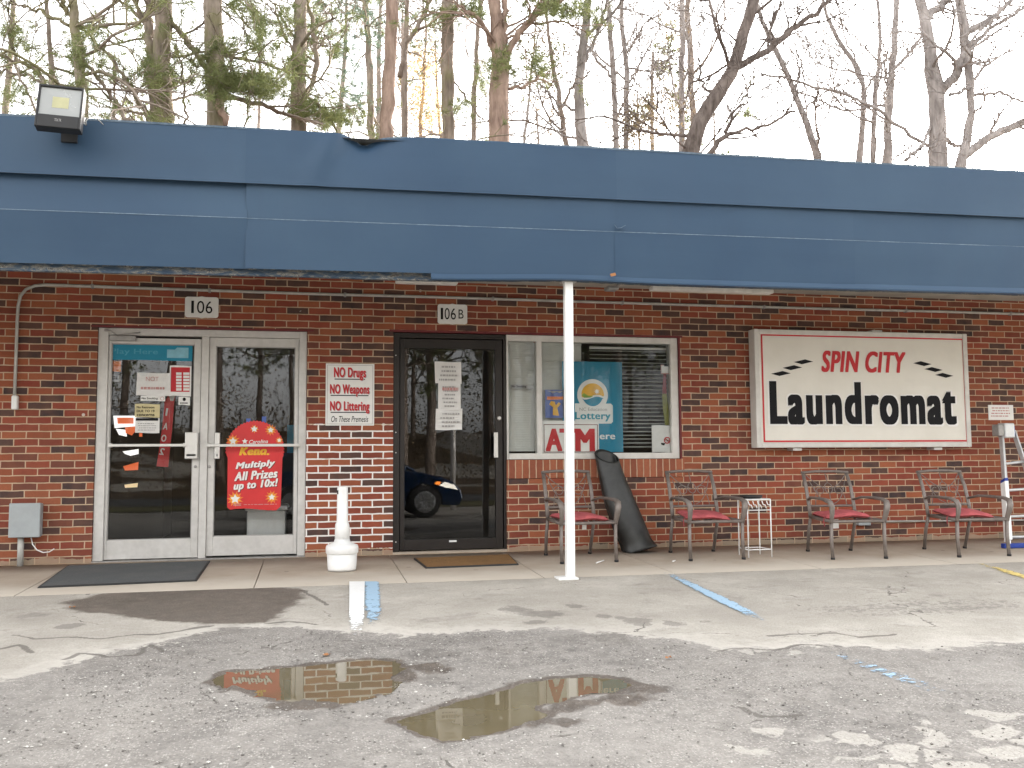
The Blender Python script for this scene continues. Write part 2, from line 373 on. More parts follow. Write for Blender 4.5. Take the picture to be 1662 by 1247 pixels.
def fasciamat():
    t = NT('blue_metal'); c = t.coord(); x, y, z = t.xyz(c)
    st = t.noise(1.0, 5, t.comb(t.math('MULTIPLY', x, 0.35), t.math('MULTIPLY', y, 2), t.math('MULTIPLY', z, 4)), 0.6)
    col = t.mix(t.ramp(st, [(0.3, 0.0), (0.7, 1.0)]), (0.023, 0.052, 0.098), (0.029, 0.062, 0.113))
    col = t.mix(t.math('MULTIPLY', t.n('ShaderNodeObjectInfo').outputs['Random'], 0.35), col, (0.042, 0.078, 0.130))
    chalk = t.ramp(t.noise(0.7, 5, c, 0.6), [(0.45, 0.0), (0.8, 0.30)])
    col = t.mix(chalk, col, (0.07, 0.12, 0.175))
    sc1 = t.math('GREATER_THAN', t.noise(33, 4, c, 0.7), 0.745)
    col = t.mix(t.math('MULTIPLY', sc1, 0.5), col, (0.03, 0.045, 0.075))
    run = t.noise(1.0, 4, t.comb(t.math('MULTIPLY', x, 9), t.math('MULTIPLY', y, 9), t.math('MULTIPLY', z, 0.9)), 0.6)
    col = t.mix(t.ramp(run, [(0.55, 0.0), (0.8, 0.22)]), col, (0.035, 0.06, 0.105))
    rr = t.math('ADD', 0.42, t.math('MULTIPLY', st, 0.15))
    return t.fin(t.pbsdf(col, rr, 0.0, 0.28, t.bump(t.noise(1.6, 3, c), 0.1, 0.03)))
M['fascia'] = fasciamat()
M['worn_highlight_edge'] = pm('worn_highlight_paint_edge', (0.12, 0.17, 0.225), 0.5, 0.3, 30, 0, 0.4, 0, (0.035, 0.07, 0.125), 5, 1.0)  # worn paint; also gives the fascia crease its painted highlight
def peelmat():
    t = NT('peeling_paint'); c = t.coord()
    x, y, z = t.xyz(c); v = t.comb(t.math('MULTIPLY', x, 1.0), y, t.math('MULTIPLY', z, 3.5))
    a = t.noise(9.0, 6, v, 0.7, 0.6)
    col = t.ramp(a, [(0.0, (0.035, 0.06, 0.10)), (0.42, (0.06, 0.09, 0.13)), (0.50, (0.14, 0.15, 0.155)), (0.565, (0.42, 0.41, 0.385)), (0.585, (0.09, 0.08, 0.07)), (0.64, (0.05, 0.075, 0.115)), (0.72, (0.30, 0.285, 0.26))], 'CONSTANT')
    return t.fin(t.pbsdf(col, 0.7, 0, 0.3, t.bump(a, 0.6, 0.01)))
M['peel'] = peelmat()

def concretemat():
    t = NT('sidewalk_concrete'); c = t.coord(); n = t.noise(2.2, 7, c, 0.65); f = t.noise(140, 3, c)
    col = t.mix(t.ramp(n, [(0.3, 0.0), (0.7, 1.0)]), (0.37, 0.305, 0.24), (0.48, 0.41, 0.335))
    col = t.mix(t.math('MULTIPLY', t.ramp(f, [(0.35, 0.0), (0.75, 1.0)]), 0.22), col, (0.22, 0.18, 0.14))
    st = t.math('MULTIPLY', t.math('LESS_THAN', t.vor(2.2, c), 0.05), 0.5)
    col = t.mix(st, col, (0.12, 0.1, 0.09))
    y = t.xyz(c)[1]
    near = t.ramp(t.math('ADD', t.math('MULTIPLY', y, -0.55), t.math('MULTIPLY', n, 0.4)), [(0.75, 0.0), (1.15, 0.55)])
    col = t.mix(near, col, (0.43, 0.395, 0.345))
    return t.fin(t.pbsdf(col, 0.85, 0, 0.3, t.bump(t.math('ADD', n, t.math('MULTIPLY', f, 0.3)), 0.2, 0.006)))
M['concrete'] = concretemat()

def asphaltmat():
    t = NT('asphalt'); c = t.coord()
    worn, wet, plate, spot = (t.attr(a) for a in ('worn', 'wet', 'plate', 'spot'))
    n1 = t.noise(1.7, 5, c, 0.66); n2 = t.noise(10, 5, c, 0.72); n3 = t.noise(75, 3, c, 0.65); n5 = t.noise(31, 3, c, 0.65)
    light = t.mix(t.ramp(n1, [(0.3, 0.0), (0.7, 1.0)]), (0.375, 0.345, 0.30), (0.50, 0.465, 0.41))
    light = t.mix(t.math('MULTIPLY', t.ramp(n3, [(0.42, 0.0), (0.75, 1.0)]), 0.45), light, (0.19, 0.172, 0.155))
    light = t.mix(t.math('MULTIPLY', t.ramp(n5, [(0.55, 0.0), (0.75, 1.0)]), 0.35), light, (0.50, 0.465, 0.42))
    # dark binder with exposed stone
    sv = t.n('ShaderNodeTexVoronoi'); sv.inputs['Scale'].default_value = 105; t.l(c, sv.inputs['Vector'])
    stone_id = t.xyz(sv.outputs['Color'])[0]
    stone = t.math('MULTIPLY', t.math('LESS_THAN', sv.outputs['Distance'], 0.5), t.math('GREATER_THAN', stone_id, t.math('SUBTRACT', 1.02, t.math('MULTIPLY', t.ramp(t.noise(3.1, 4, c, 0.7), [(0.35, 0.0), (0.7, 1.0)]), 0.5))))
    dark = t.mix(t.ramp(n2, [(0.33, 0.0), (0.68, 1.0)]), (0.15, 0.138, 0.127), (0.31, 0.287, 0.262))
    dark = t.mix(t.ramp(n1, [(0.42, 0.0), (0.68, 0.6)]), dark, (0.34, 0.315, 0.285))
    dark = t.mix(t.math('MULTIPLY', t.ramp(n3, [(0.4, 0.0), (0.7, 1.0)]), 0.5), dark, (0.085, 0.078, 0.072))
    dark = t.mix(t.math('MULTIPLY', stone, 0.8), dark, t.mix(stone_id, (0.18, 0.166, 0.15), (0.46, 0.43, 0.395)))
    jag = t.math('ADD', t.math('MULTIPLY', t.math('SUBTRACT', n2, 0.5), 1.1), t.math('MULTIPLY', t.math('SUBTRACT', n1, 0.5), 0.8))
    wm = t.ramp(t.math('ADD', worn, jag), [(0.44, 0.0), (0.56, 1.0)])
    col = t.mix(wm, light, dark)
    rim = t.math('MULTIPLY', t.math('SUBTRACT', 1.0, wm), t.ramp(t.math('ADD', worn, jag), [(0.02, 0.0), (0.40, 0.75)]))
    col = t.mix(rim, col, (0.56, 0.525, 0.475))
    big = t.noise(0.75, 4, c, 0.6); col = t.mix(t.ramp(big, [(0.42, 0.0), (0.72, 0.45)]), col, t.mix(wm, (0.27, 0.245, 0.215), (0.37, 0.345, 0.315)))
    col = t.mix(t.ramp(t.noise(2.6, 5, c, 0.7), [(0.56, 0.0), (0.72, 0.5)]), col, (0.13, 0.115, 0.10))
    # broken plates of the old surface
    nz = t.n('ShaderNodeTexNoise'); nz.inputs['Scale'].default_value = 6; nz.inputs['Detail'].default_value = 4; t.l(c, nz.inputs['Vector'])
    sc_ = t.n('ShaderNodeVectorMath', operation='SCALE'); t.l(nz.outputs['Color'], sc_.inputs[0]); sc_.inputs['Scale'].default_value = 0.20
    vd = t.n('ShaderNodeVectorMath', operation='ADD'); t.l(c, vd.inputs[0]); t.l(sc_.outputs[0], vd.inputs[1])
    ed = t.vor(6.0, vd.outputs[0], 'DISTANCE_TO_EDGE'); pid = t.xyz(t.vor(6.0, vd.outputs[0], out='Color'))[1]
    keep = t.ramp(t.math('ADD', plate, t.math('MULTIPLY', t.math('SUBTRACT', pid, 0.5), 1.0)), [(0.55, 0.0), (0.60, 1.0)])
    pmask = t.math('MULTIPLY', keep, t.ramp(t.math('ADD', ed, t.math('MULTIPLY', t.math('SUBTRACT', n2, 0.5), 0.22)), [(0.055, 0.0), (0.11, 1.0)]))
    plc = t.mix(t.ramp(n3, [(0.35, 0.0), (0.75, 0.6)]), (0.47, 0.44, 0.395), (0.25, 0.23, 0.21))
    col = t.mix(t.math('MULTIPLY', pmask, 0.8), col, plc)
    # cracks
    ce = t.vor(0.7, vd.outputs[0], 'DISTANCE_TO_EDGE')
    crack = t.math('MULTIPLY', t.math('LESS_THAN', ce, t.math('MULTIPLY', t.ramp(n2, [(0.4, 0.0), (0.7, 1.0)]), 0.008)), t.ramp(n1, [(0.5, 0.0), (0.56, 1.0)]))
    col = t.mix(t.math('MULTIPLY', crack, 0.75), col, (0.08, 0.07, 0.06))
    pc = t.ramp(t.math('ADD', t.attr('crack'), t.math('MULTIPLY', t.math('SUBTRACT', n2, 0.5), 1.0)), [(0.45, 0.0), (0.75, 1.0)])
    col = t.mix(t.math('MULTIPLY', pc, 0.7), col, (0.10, 0.088, 0.076))
    sp_ = t.ramp(t.math('ADD', spot, t.math('ADD', t.math('MULTIPLY', t.math('SUBTRACT', n2, 0.5), 1.2), t.math('MULTIPLY', t.math('SUBTRACT', n5, 0.5), 0.9))), [(0.45, 0.0), (0.6, 1.0)])
    col = t.mix(t.math('MULTIPLY', sp_, 0.5), col, (0.125, 0.112, 0.10))
    wt = t.ramp(t.math('ADD', wet, t.math('ADD', t.math('MULTIPLY', t.math('SUBTRACT', n2, 0.5), 0.8), t.math('MULTIPLY', t.math('SUBTRACT', n5, 0.5), 0.5))), [(0.36, 0.0), (0.66, 1.0)])
    col = t.mix(t.math('MULTIPLY', wt, 0.82), col, t.mix(t.ramp(n2, [(0.3, 0.0), (0.7, 1.0)]), (0.048, 0.036, 0.028), (0.118, 0.092, 0.071)))
    col = t.mix(t.math('MULTIPLY', t.math('MULTIPLY', stone, wt), 0.35), col, (0.3, 0.27, 0.24))
    rough = t.math('SUBTRACT', 0.92, t.math('MULTIPLY', wt, 0.3))
    h = t.math('ADD', t.math('MULTIPLY', n3, 0.8), t.math('MULTIPLY', stone, 0.4))
    return t.fin(t.pbsdf(col, rough, 0, 0.35, t.bump(h, 0.9, 0.014)))
M['asphalt'] = asphaltmat()

def paintmat(name, col, amt):
    t = NT(name); c = t.coord(); n = t.noise(22, 7, c, 0.7); a = t.attr('wear')
    k = t.ramp(t.math('ADD', t.math('SUBTRACT', amt, a), t.math('MULTIPLY', t.math('SUBTRACT', n, 0.5), 1.3)), [(0.42, 0.0), (0.56, 1.0)])
    tr = t.n('ShaderNodeBsdfTransparent'); p = t.pbsdf(t.mix(t.math('MULTIPLY', n, 0.35), col, (0.3, 0.29, 0.27)), 0.75, 0, 0.3)
    mx = t.n('ShaderNodeMixShader'); t.l(k, mx.inputs[0]); t.l(tr.outputs[0], mx.inputs[1]); t.l(p, mx.inputs[2])
    return t.fin(mx.outputs[0])
M['line_blue'] = paintmat('blue_line_paint', (0.33, 0.50, 0.66), 0.95)
M['line_white'] = paintmat('white_line_paint', (0.86, 0.86, 0.85), 1.1)
M['line_yellow'] = paintmat('yellow_line_paint', (0.72, 0.55, 0.16), 0.85)
def watermat():
    t = NT('muddy_water'); c = t.coord(); n = t.noise(3, 4, c)
    col = t.mix(n, (0.105, 0.086, 0.050), (0.165, 0.137, 0.085))
    return t.fin(t.pbsdf(col, 0.012, 0, 0.6, t.bump(t.noise(7, 2, c), 0.03, 0.004), IOR=1.36))
M['water'] = watermat()
def chipmat():
    t = NT('stone_chips'); a = t.attr('shade')
    return t.fin(t.pbsdf(t.ramp(a, [(0.0, (0.13, 0.12, 0.11)), (0.45, (0.25, 0.232, 0.213)), (0.8, (0.42, 0.40, 0.37)), (1.0, (0.62, 0.60, 0.56))]), 0.85, 0, 0.3))
M['chips'] = chipmat()
def barkmat(name, a, b, moss=None):
    t = NT(name); c = t.coord(); x, y, z = t.xyz(c); v = t.comb(x, y, t.math('MULTIPLY', z, 0.22))
    n = t.noise(9, 6, v, 0.65); k = t.mix(t.ramp(n, [(0.35, 0.0), (0.65, 1.0)]), a, b)
    k = t.mix(t.ramp(t.noise(1.2, 4, c), [(0.5, 0.0), (0.7, 0.5)]), k, tuple(min(1, q*1.5) for q in b))
    if moss: k = t.mix(t.ramp(t.noise(0.55, 5, c, 0.6), [(0.5, 0.0), (0.62, 0.7)]), k, moss)
    return t.fin(t.pbsdf(k, 0.9, 0, 0.2, t.bump(n, 0.8, 0.03)))
M['bark'] = barkmat('pine_bark', (0.135, 0.105, 0.087), (0.285, 0.235, 0.20))
M['bark_moss'] = barkmat('mossy_bark', (0.135, 0.108, 0.086), (0.28, 0.23, 0.19), (0.17, 0.17, 0.065))
M['bark_red'] = barkmat('reddish_bark', (0.155, 0.105, 0.083), (0.31, 0.225, 0.18))
M['bark_dark'] = barkmat('dark_rough_bark', (0.065, 0.05, 0.043), (0.17, 0.14, 0.125))
M['bark_grey'] = barkmat('grey_bark', (0.16, 0.14, 0.132), (0.33, 0.30, 0.285))
def leafmat(name, a, b, tr=0.35):
    t = NT(name); s = t.attr('shade'); col = t.mix(s, a, b)
    d = t.pbsdf(col, 0.7, 0, 0.25); q = t.n('ShaderNodeBsdfTranslucent'); t.l(col, q.inputs[0])
    mx = t.n('ShaderNodeMixShader'); mx.inputs[0].default_value = tr; t.l(d, mx.inputs[1]); t.l(q.outputs[0], mx.inputs[2])
    return t.fin(mx.outputs[0])
M['needle'] = leafmat('pine_needles', (0.095, 0.12, 0.048), (0.24, 0.255, 0.105))
M['needle_blue'] = leafmat('blue_green_needles', (0.07, 0.11, 0.085), (0.16, 0.21, 0.15))
M['gold'] = leafmat('golden_leaves', (0.42, 0.29, 0.14), (0.68, 0.54, 0.32), 0.45)
M['brownleaf'] = leafmat('brown_leaves', (0.10, 0.075, 0.045), (0.20, 0.15, 0.085))
M['litter'] = pm('leaf_litter', (0.12, 0.085, 0.055), 0.95, 0.4, 30, 0, 0.1, 0.5, (0.06, 0.055, 0.03), 0.6, 0.5)
M['grass'] = pm('winter_grass', (0.13, 0.125, 0.06), 0.95, 0.35, 25, 0, 0.1, 0.5, (0.18, 0.14, 0.085), 0.8, 0.6)
M['road'] = pm('road_asphalt', (0.075, 0.075, 0.075), 0.85, 0.2, 15)
M['roofing'] = pm('roof_gravel', (0.12, 0.12, 0.115), 0.9, 0.2, 20)

# ------------------------------------------------------------------ ground
_T = rng.random((256, 256))
def vnoise(x, y, s):
    x = x*s; y = y*s; xi = np.floor(x).astype(int); yi = np.floor(y).astype(int); u = x-xi; v = y-yi
    u = u*u*(3-2*u); v = v*v*(3-2*v); a = lambda i, j: _T[i % 256, j % 256]
    return (a(xi, yi)*(1-u)+a(xi+1, yi)*u)*(1-v)+(a(xi, yi+1)*(1-u)+a(xi+1, yi+1)*u)*v
def fnoise(x, y, s, o=4):
    t = 0; a = 1; w = 0
    for i in range(o): t = t+a*vnoise(x+3.1*i, y-7.7*i, s); w += a; a *= .55; s *= 2.1
    return t/w
def gpoly(px, z0=None):
    out = []
    for a, b in px:
        if z0 is None: p = G(a, b)
        else:
            d = ray(a, b); p = CAMP+(z0-CH)/d[2]*d
        out.append((p[0], p[1]))
    return np.array(out)
def sdist(x, y, poly):                  # signed distance, negative inside
    d = np.full(x.shape, 1e9); ins = np.zeros(x.shape, bool); n = len(poly)
    for i in range(n):
        ax, ay = poly[i]; bx, by = poly[(i+1) % n]; ex, ey = bx-ax, by-ay
        t = np.clip(((x-ax)*ex+(y-ay)*ey)/(ex*ex+ey*ey+1e-12), 0, 1)
        d = np.minimum(d, (x-ax-t*ex)**2+(y-ay-t*ey)**2)
        c = ((ay > y) != (by > y)) & (x < (bx-ax)*(y-ay)/(by-ay+1e-12)+ax); ins ^= c
    d = np.sqrt(d); return np.where(ins, -d, d)
PUD_PX = [[(338,1110),(356,1098),(372,1091),(420,1089),(470,1084),(520,1079),(600,1071),(640,1074),(655,1086),(640,1105),(620,1124),(560,1139),(500,1142),(450,1137),(410,1126),(362,1117)],
          [(640,1172),(680,1160),(740,1141),(800,1126),(850,1109),(900,1101),(960,1099),(1012,1104),(1032,1115),(1000,1127),(945,1128),(915,1140),(872,1147),(868,1153),(905,1158),(880,1168),(830,1181),(780,1196),(720,1205),(690,1196),(660,1183)]]
PUD = []
for pp in PUD_PX:
    c = np.mean(pp, 0); zc = float(G(c[0], c[1])[2])-0.006
    PUD.append((gpoly(pp, zc), zc))
def smooth(a, b, x):
    t = np.clip((x-a)/(b-a), 0, 1); return t*t*(3-2*t)
worn_poly = gpoly([(-400,1160),(0,1106),(110,1078),(240,1046),(360,1020),(480,1019),(640,1030),(760,1022),(900,1020),(1010,1032),(1110,1040),(1170,1055),(1330,1048),(1500,1054),(1662,1042),(2100,1030),(2300,1400),(-600,1400)])
wet_poly = gpoly([(100,980),(150,965),(240,955),(330,951),(430,953),(482,956),(508,970),(470,985),(455,1000),(440,1012),(330,1014),(280,1008),(200,1000),(130,993)])
plate_poly = gpoly([(1240,1200),(1350,1178),(1420,1190),(1540,1165),(1700,1155),(1900,1200),(1900,1330),(1230,1330)])
plate2_poly = gpoly([(1150,1052),(1290,1028),(1420,1035),(1500,1030),(1500,1048),(1330,1052),(1200,1066)])
fade_poly = gpoly([(1380,1060),(2000,1050),(2100,1180),(1500,1165)])
SPOTS = [(838,990,26,7),(885,997,34,7),(1036,1009,26,8),(1092,1012,20,6),(932,984,16,4),(980,1000,14,4),(1010,1003,12,4),(868,1010,20,4),(1010,1085,10,3),(110,1017,26,5),(700,1060,50,8)]
def ground_z(x, y, full=True):
    z = K*np.maximum(np.minimum(y, 0), -11.0)
    z = z+0.9*smooth(-27, -60, y)*0+2.6*smooth(-24, -48, y)*(1+1.3*(fnoise(x, y, 0.13, 3)-0.5))
    if full:
        z = z+0.012*(fnoise(x, y, 0.8, 3)-0.5)*smooth(-1.7, -2.4, y)
        for poly, zp in PUD:
            if np.ndim(x) and (abs(x-poly[:, 0].mean()).min() > 4): continue
            d = sdist(x, y, poly)+0.05*(fnoise(x, y, 9, 4)-0.5)
            near = np.where(d < 0, zp+np.maximum(d*0.22, -0.035), zp+0.003+0.055*np.minimum(d, 0.2))
            z = np.where(d < 0.9, near*(1-smooth(0.06, 0.9, d))+z*smooth(0.06, 0.9, d), z)
    return z
def gz1(x, y): return float(ground_z(np.array([float(x)]), np.array([float(y)]))[0])

def spaced(a, b, st, far):
    fine = np.arange(a, b, st); lo = []; x = a; s = st
    while x > -far: s *= 1.25; x -= s; lo.append(x)
    hi = []; x = fine[-1]; s = st
    while x < far: s *= 1.25; x += s; hi.append(x)
    return np.concatenate([lo[::-1], fine, hi])
xs = spaced(-2.9, 6.9, 0.018, 170); ys = spaced(-6.6, -1.75, 0.018, 170)
Xg, Yg = np.meshgrid(xs, ys, indexing='xy'); xf, yf = Xg.ravel(), Yg.ravel()
zf = ground_z(xf, yf)
sd_worn = sdist(xf, yf, worn_poly); sd_wet = sdist(xf, yf, wet_poly); sd_pl = sdist(xf, yf, plate_poly); sd_p2 = sdist(xf, yf, plate2_poly); sd_fd = sdist(xf, yf, fade_poly)
worn = smooth(0.30, -0.30, sd_worn)*(1-0.30*smooth(0.3, -0.6, sd_fd)); wet = smooth(0.13, -0.15, sd_wet+0.22*(fnoise(xf, yf, 3.5, 4)-0.5))
plate = np.maximum(smooth(0.55, -0.55, sd_pl)*0.78, 0.66*smooth(0.14, -0.14, sd_p2))
spot = np.zeros_like(xf)
for (a, b, ra, rb) in SPOTS:
    p = G(a, b); p2 = G(a+ra, b); p3 = G(a, b+rb); rx = abs(p2[0]-p[0]); ry = abs(p3[1]-p[1])
    e = np.hypot((xf-p[0])/rx, (yf-p[1])/ry); spot = np.maximum(spot, 0.95*smooth(1.75, 0.15, e+0.9*(fnoise(xf, yf, 9, 3)-0.5)))
p = G(1500, 985); spot = np.maximum(spot, 0.52*smooth(1.3, 0.3, np.hypot((xf-p[0])/1.3, (yf-p[1])/0.45)))
p = G(600, 1045); spot = np.maximum(spot, 0.50*smooth(1.3, 0.3, np.hypot((xf-p[0])/1.6, (yf-p[1])/0.22)))
p = G(960, 1035); spot = np.maximum(spot, 0.55*smooth(1.3, 0.3, np.hypot((xf-p[0])/0.5, (yf-p[1])/0.16)))
pudd = np.full(xf.shape, 9.0)
for poly, zp in PUD:
    d = sdist(xf, yf, poly)+0.06*(fnoise(xf, yf, 9, 4)-0.5); pudd = np.minimum(pudd, d); wet = np.maximum(wet, 0.95*smooth(0.075, 0.0, d))
# wet black rubble by the second puddle and on the far rim of the first
for (a, b, ra, rb) in [(1010,1140,70,14),(930,1150,60,12),(700,1085,45,12),(395,1122,60,6),(1050,1120,55,14),(660,1100,22,14),(500,1150,90,7),(900,1180,70,9)]:
    p = G(a, b); rx = abs(G(a+ra, b)[0]-p[0]); ry = abs(G(a, b+rb)[1]-p[1])
    e = np.hypot((xf-p[0])/rx, (yf-p[1])/ry); w_ = smooth(1.25, 0.5, e); wet = np.maximum(wet, 0.72*w_)
    zf = zf+w_*0.05*(fnoise(xf, yf, 15, 3)-0.36)*(pudd > -0.03)
zf = zf+worn*0.016*(fnoise(xf, yf, 20, 3)-0.5)*(np.abs(yf) < 8)
zf = np.where((yf > -1.76) & (np.abs(xf) < 13) & (yf < 0.4), K*np.minimum(yf, 0)-0.03, zf)      # under the pavement slab and building
zf = np.where((yf >= 0.2), -0.06+0.0*yf, zf)
gb = MB(); ny, nx = Xg.shape
gb.grid(np.stack([xf, yf, zf], 1).reshape(ny, nx, 3))
go = gb.build('asphalt_lot', M['asphalt']); tag(go, kind='structure')
for nm, a in (('worn', worn), ('wet', wet), ('plate', plate), ('spot', spot)):
    at = go.data.attributes.new(nm, 'FLOAT', 'POINT'); at.data.foreach_set('value', a.astype(np.float32))
crk = np.zeros_like(xf)
for pl in ([(20,1031),(60,1036),(101,1034),(160,1036),(217,1031),(262,1029),(303,1022),(345,1016)], [(106,1072),(126,1062),(175,1066),(222,1064),(236,1052),(248,1047),(263,1057)], [(434,1011),(470,1009),(512,1013)], [(485,957),(507,967),(532,982)], [(0,1052),(30,1046),(55,1058)], [(1250,1034),(1290,1031),(1357,1027),(1392,1034),(1450,1030)], [(1165,1057),(1210,1053),(1252,1056),(1308,1047),(1345,1050)], [(150,958),(140,966)], [(1190,1150),(1240,1165),(1300,1160)]):
    P_ = gpoly(pl); d = np.full(xf.shape, 9.0); jx_ = xf+0.05*(fnoise(xf, yf, 6, 3)-0.5); jy_ = yf+0.09*(fnoise(xf+9, yf, 6, 3)-0.5)
    for (ax, ay), (bx, by) in zip(P_[:-1], P_[1:]):
        ex, ey = bx-ax, by-ay; t_ = np.clip(((jx_-ax)*ex+(jy_-ay)*ey)/(ex*ex+ey*ey), 0, 1); d = np.minimum(d, np.hypot(jx_-ax-t_*ex, jy_-ay-t_*ey))
    crk = np.maximum(crk, smooth(0.030, 0.006, d))
at = go.data.attributes.new('crack', 'FLOAT', 'POINT'); at.data.foreach_set('value', crk.astype(np.float32))
# standing water
for poly, zp in PUD:
    c = poly.mean(0); big = c+(poly-c)*1.0
    n = poly-np.roll(poly, 1, 0); nr = np.stack([n[:, 1], -n[:, 0]], 1); 
    out = []
    for q in poly:
        d = (q-c)/np.linalg.norm(q-c); out.append((q[0]+d[0]*0.05, q[1]+d[1]*0.05, zp))
    b = MB(); b.add(out, [tuple(range(len(out)))]); o = b.build('puddle', M['water']); tag(o, kind='structure')
# pavement slabs in front of the doors
jx = [-13.0, -4.9, -3.6, -2.1, X_(420, 930)*0+float(G(421, 930)[0]), float(G(647, 925)[0]), float(G(857, 922)[0]), 3.0, 4.35, 5.7, 7.2, 8.6, 10.0, 13.0]
sb = MB()
for a, b_ in zip(jx[:-1], jx[1:]):
    n = 12; xx = np.linspace(a+0.0035, b_-0.0035, n)
    top = []; 
    edge = -1.76-0.02*(vnoise(xx, xx*0, 2.0)-0.5)
    for r_, yy in enumerate((-0.02+xx*0, -0.6+xx*0, -1.2+xx*0, edge)):
        top.append(np.stack([xx, yy, K*yy+0.006*(fnoise(xx, yy, 1.2, 2)-0.5)], 1))
    top.append(np.stack([xx, edge-0.012, K*edge-0.016], 1)); top.append(np.stack([xx, edge-0.013, K*edge-0.12], 1))
    top = [np.stack([xx, xx*0-0.019, xx*0-0.12], 1)]+top
    sb.grid(np.array(top)[::-1])
    for xe, sg in ((a+0.0035, 1), (b_-0.0035, -1)):
        sb.add([(xe, -0.02, 0), (xe, -1.75, -K*1.75), (xe, -1.75, -0.13), (xe, -0.02, -0.1)], [(0, 1, 2, 3)])
o = sb.build('sidewalk', M['concrete']); tag(o, kind='structure')
# painted bay lines
def line(name, mat, pts, wear, n=40):
    b = MB(); P = []; A = []
    L = np.array([p[0] for p in pts], float); Rr = np.array([p[1] for p in pts], float); t0 = np.linspace(0, 1, len(pts)); t = np.linspace(0, 1, n)
    lx = np.stack([np.interp(t, t0, L[:, 0]), np.interp(t, t0, L[:, 1])], 1); rx = np.stack([np.interp(t, t0, Rr[:, 0]), np.interp(t, t0, Rr[:, 1])], 1)
    rows = []
    for s in np.linspace(0, 1, 6):
        xy = lx*(1-s)+rx*s; rows.append(np.stack([xy[:, 0], xy[:, 1], ground_z(xy[:, 0], xy[:, 1])+0.006], 1)); A.append(np.interp(t, np.linspace(0, 1, len(wear)), wear)+0.28*abs(2*s-1)**4)
    b.grid(np.array(rows)); o = b.build(name, mat); tag(o, kind='structure')
    at = o.data.attributes.new('wear', 'FLOAT', 'POINT'); at.data.foreach_set('value', np.concatenate(A).astype(np.float32))
g2 = lambda a, b: tuple(G(a, b)[:2])
line('white_line', M['line_white'], [(g2(567, 945), g2(592, 945)), (g2(567, 985), g2(591, 985)), (g2(565, 1030), g2(592, 1030))], [0.1, 0.1, 0.3, 0.75])
line('blue_line', M['line_blue'], [(g2(592, 945), g2(615, 945)), (g2(591, 985), g2(619, 985)), (g2(592, 1030), g2(624, 1030))], [0.2, 0.25, 0.4, 0.85])
line('blue_line', M['line_blue'], [(g2(1074, 931), g2(1092, 931)), (g2(1166, 978), g2(1190, 977)), (g2(1266, 1030), g2(1292, 1027)), (g2(1412, 1092), g2(1448, 1087)), (g2(1570, 1148), g2(1612, 1144))], [0.58, 0.28, 0.2, 0.36, 0.74, 0.85, 0.56, 0.48, 0.56, 0.8], 90)
line('yellow_line', M['line_yellow'], [(g2(1585, 917), g2(1598, 915)), (g2(1700, 952), g2(1716, 947))], [0.45, 0.2, 0.3])
# loose stone chips on the broken surface
cb = MB(); N = 15000
px_ = rng.uniform(-2.7, 6.5, N*4); py_ = rng.uniform(-6.4, -2.4, N*4)
dw = sdist(px_, py_, worn_poly); dp = np.full(px_.shape, 9.0)
for poly, zp in PUD: dp = np.minimum(dp, sdist(px_, py_, poly))
dens = np.clip(0.10+0.75*np.exp(-(np.maximum(dp, 0)/0.55)**2)+0.45*smooth(-3.9, -5.8, py_)*smooth(3.5, 1.0, px_), 0, 1)*smooth(0.1, -0.25, dw)*(0.25+1.2*(fnoise(px_, py_, 2.2, 3) > 0.47))
ok = (rng.random(N*4) < dens) & (dp > 0.015); px_, py_ = px_[ok][:N], py_[ok][:N]; N = len(px_)
pz_ = ground_z(px_, py_)
oct_ = np.array([(1,0,0),(-1,0,0),(0,1,0),(0,-1,0),(0,0,1),(0,0,-1.)]); of = np.array([(0,2,4),(2,1,4),(1,3,4),(3,0,4),(2,0,5),(1,2,5),(3,1,5),(0,3,5)])
sz = 0.0022+0.0062*rng.random(N)**3.0
V = oct_[None]*(sz[:, None, None]*rng.uniform(0.6, 1.4, (N, 6, 1))*np.array([1, 1, 0.6]))
th = rng.uniform(0, 6.28, N); c_, s_ = np.cos(th)[:, None], np.sin(th)[:, None]
V = np.stack([V[..., 0]*c_-V[..., 1]*s_+px_[:, None], V[..., 0]*s_+V[..., 1]*c_+py_[:, None], V[..., 2]+pz_[:, None]+sz[:, None]*0.25], -1)
cb.add(V.reshape(-1, 3), (of[None]+6*np.arange(N)[:, None, None]).reshape(-1, 3)); cb.A = [np.repeat(rng.random(N)**1.3, 6)]
tag(cb.build('gravel', M['chips'], attr='shade'), 'loose stone chips and grit scattered over the broken asphalt', 'gravel', kind='stuff')
# beyond the camera: verge, road, leaf litter bank (seen in the glass)
def strip(name, mat, y0, y1, dz, nx_=60, ny_=12):
    xx, yy = np.meshgrid(np.linspace(-90, 90, nx_), np.linspace(y0, y1, ny_)); b = MB()
    b.grid(np.stack([xx, yy, ground_z(xx.ravel(), yy.ravel(), False).reshape(xx.shape)+dz], -1)); tag(b.build(name, mat), kind='structure')
strip('grass_verge', M['grass'], -17.5, -14.6, 0.02)
strip('road', M['road'], -22.6, -17.5, 0.03)
strip('leaf_litter_bank', M['litter'], -70, -22.6, 0.04, 60, 40)
b = MB(); xx, yy = np.meshgrid(np.linspace(-90, 90, 40), np.linspace(9.6, 75, 20)); b.grid(np.stack([xx, yy, xx*0-0.02], -1)); tag(b.build('woodland_floor', M['litter']), kind='structure')

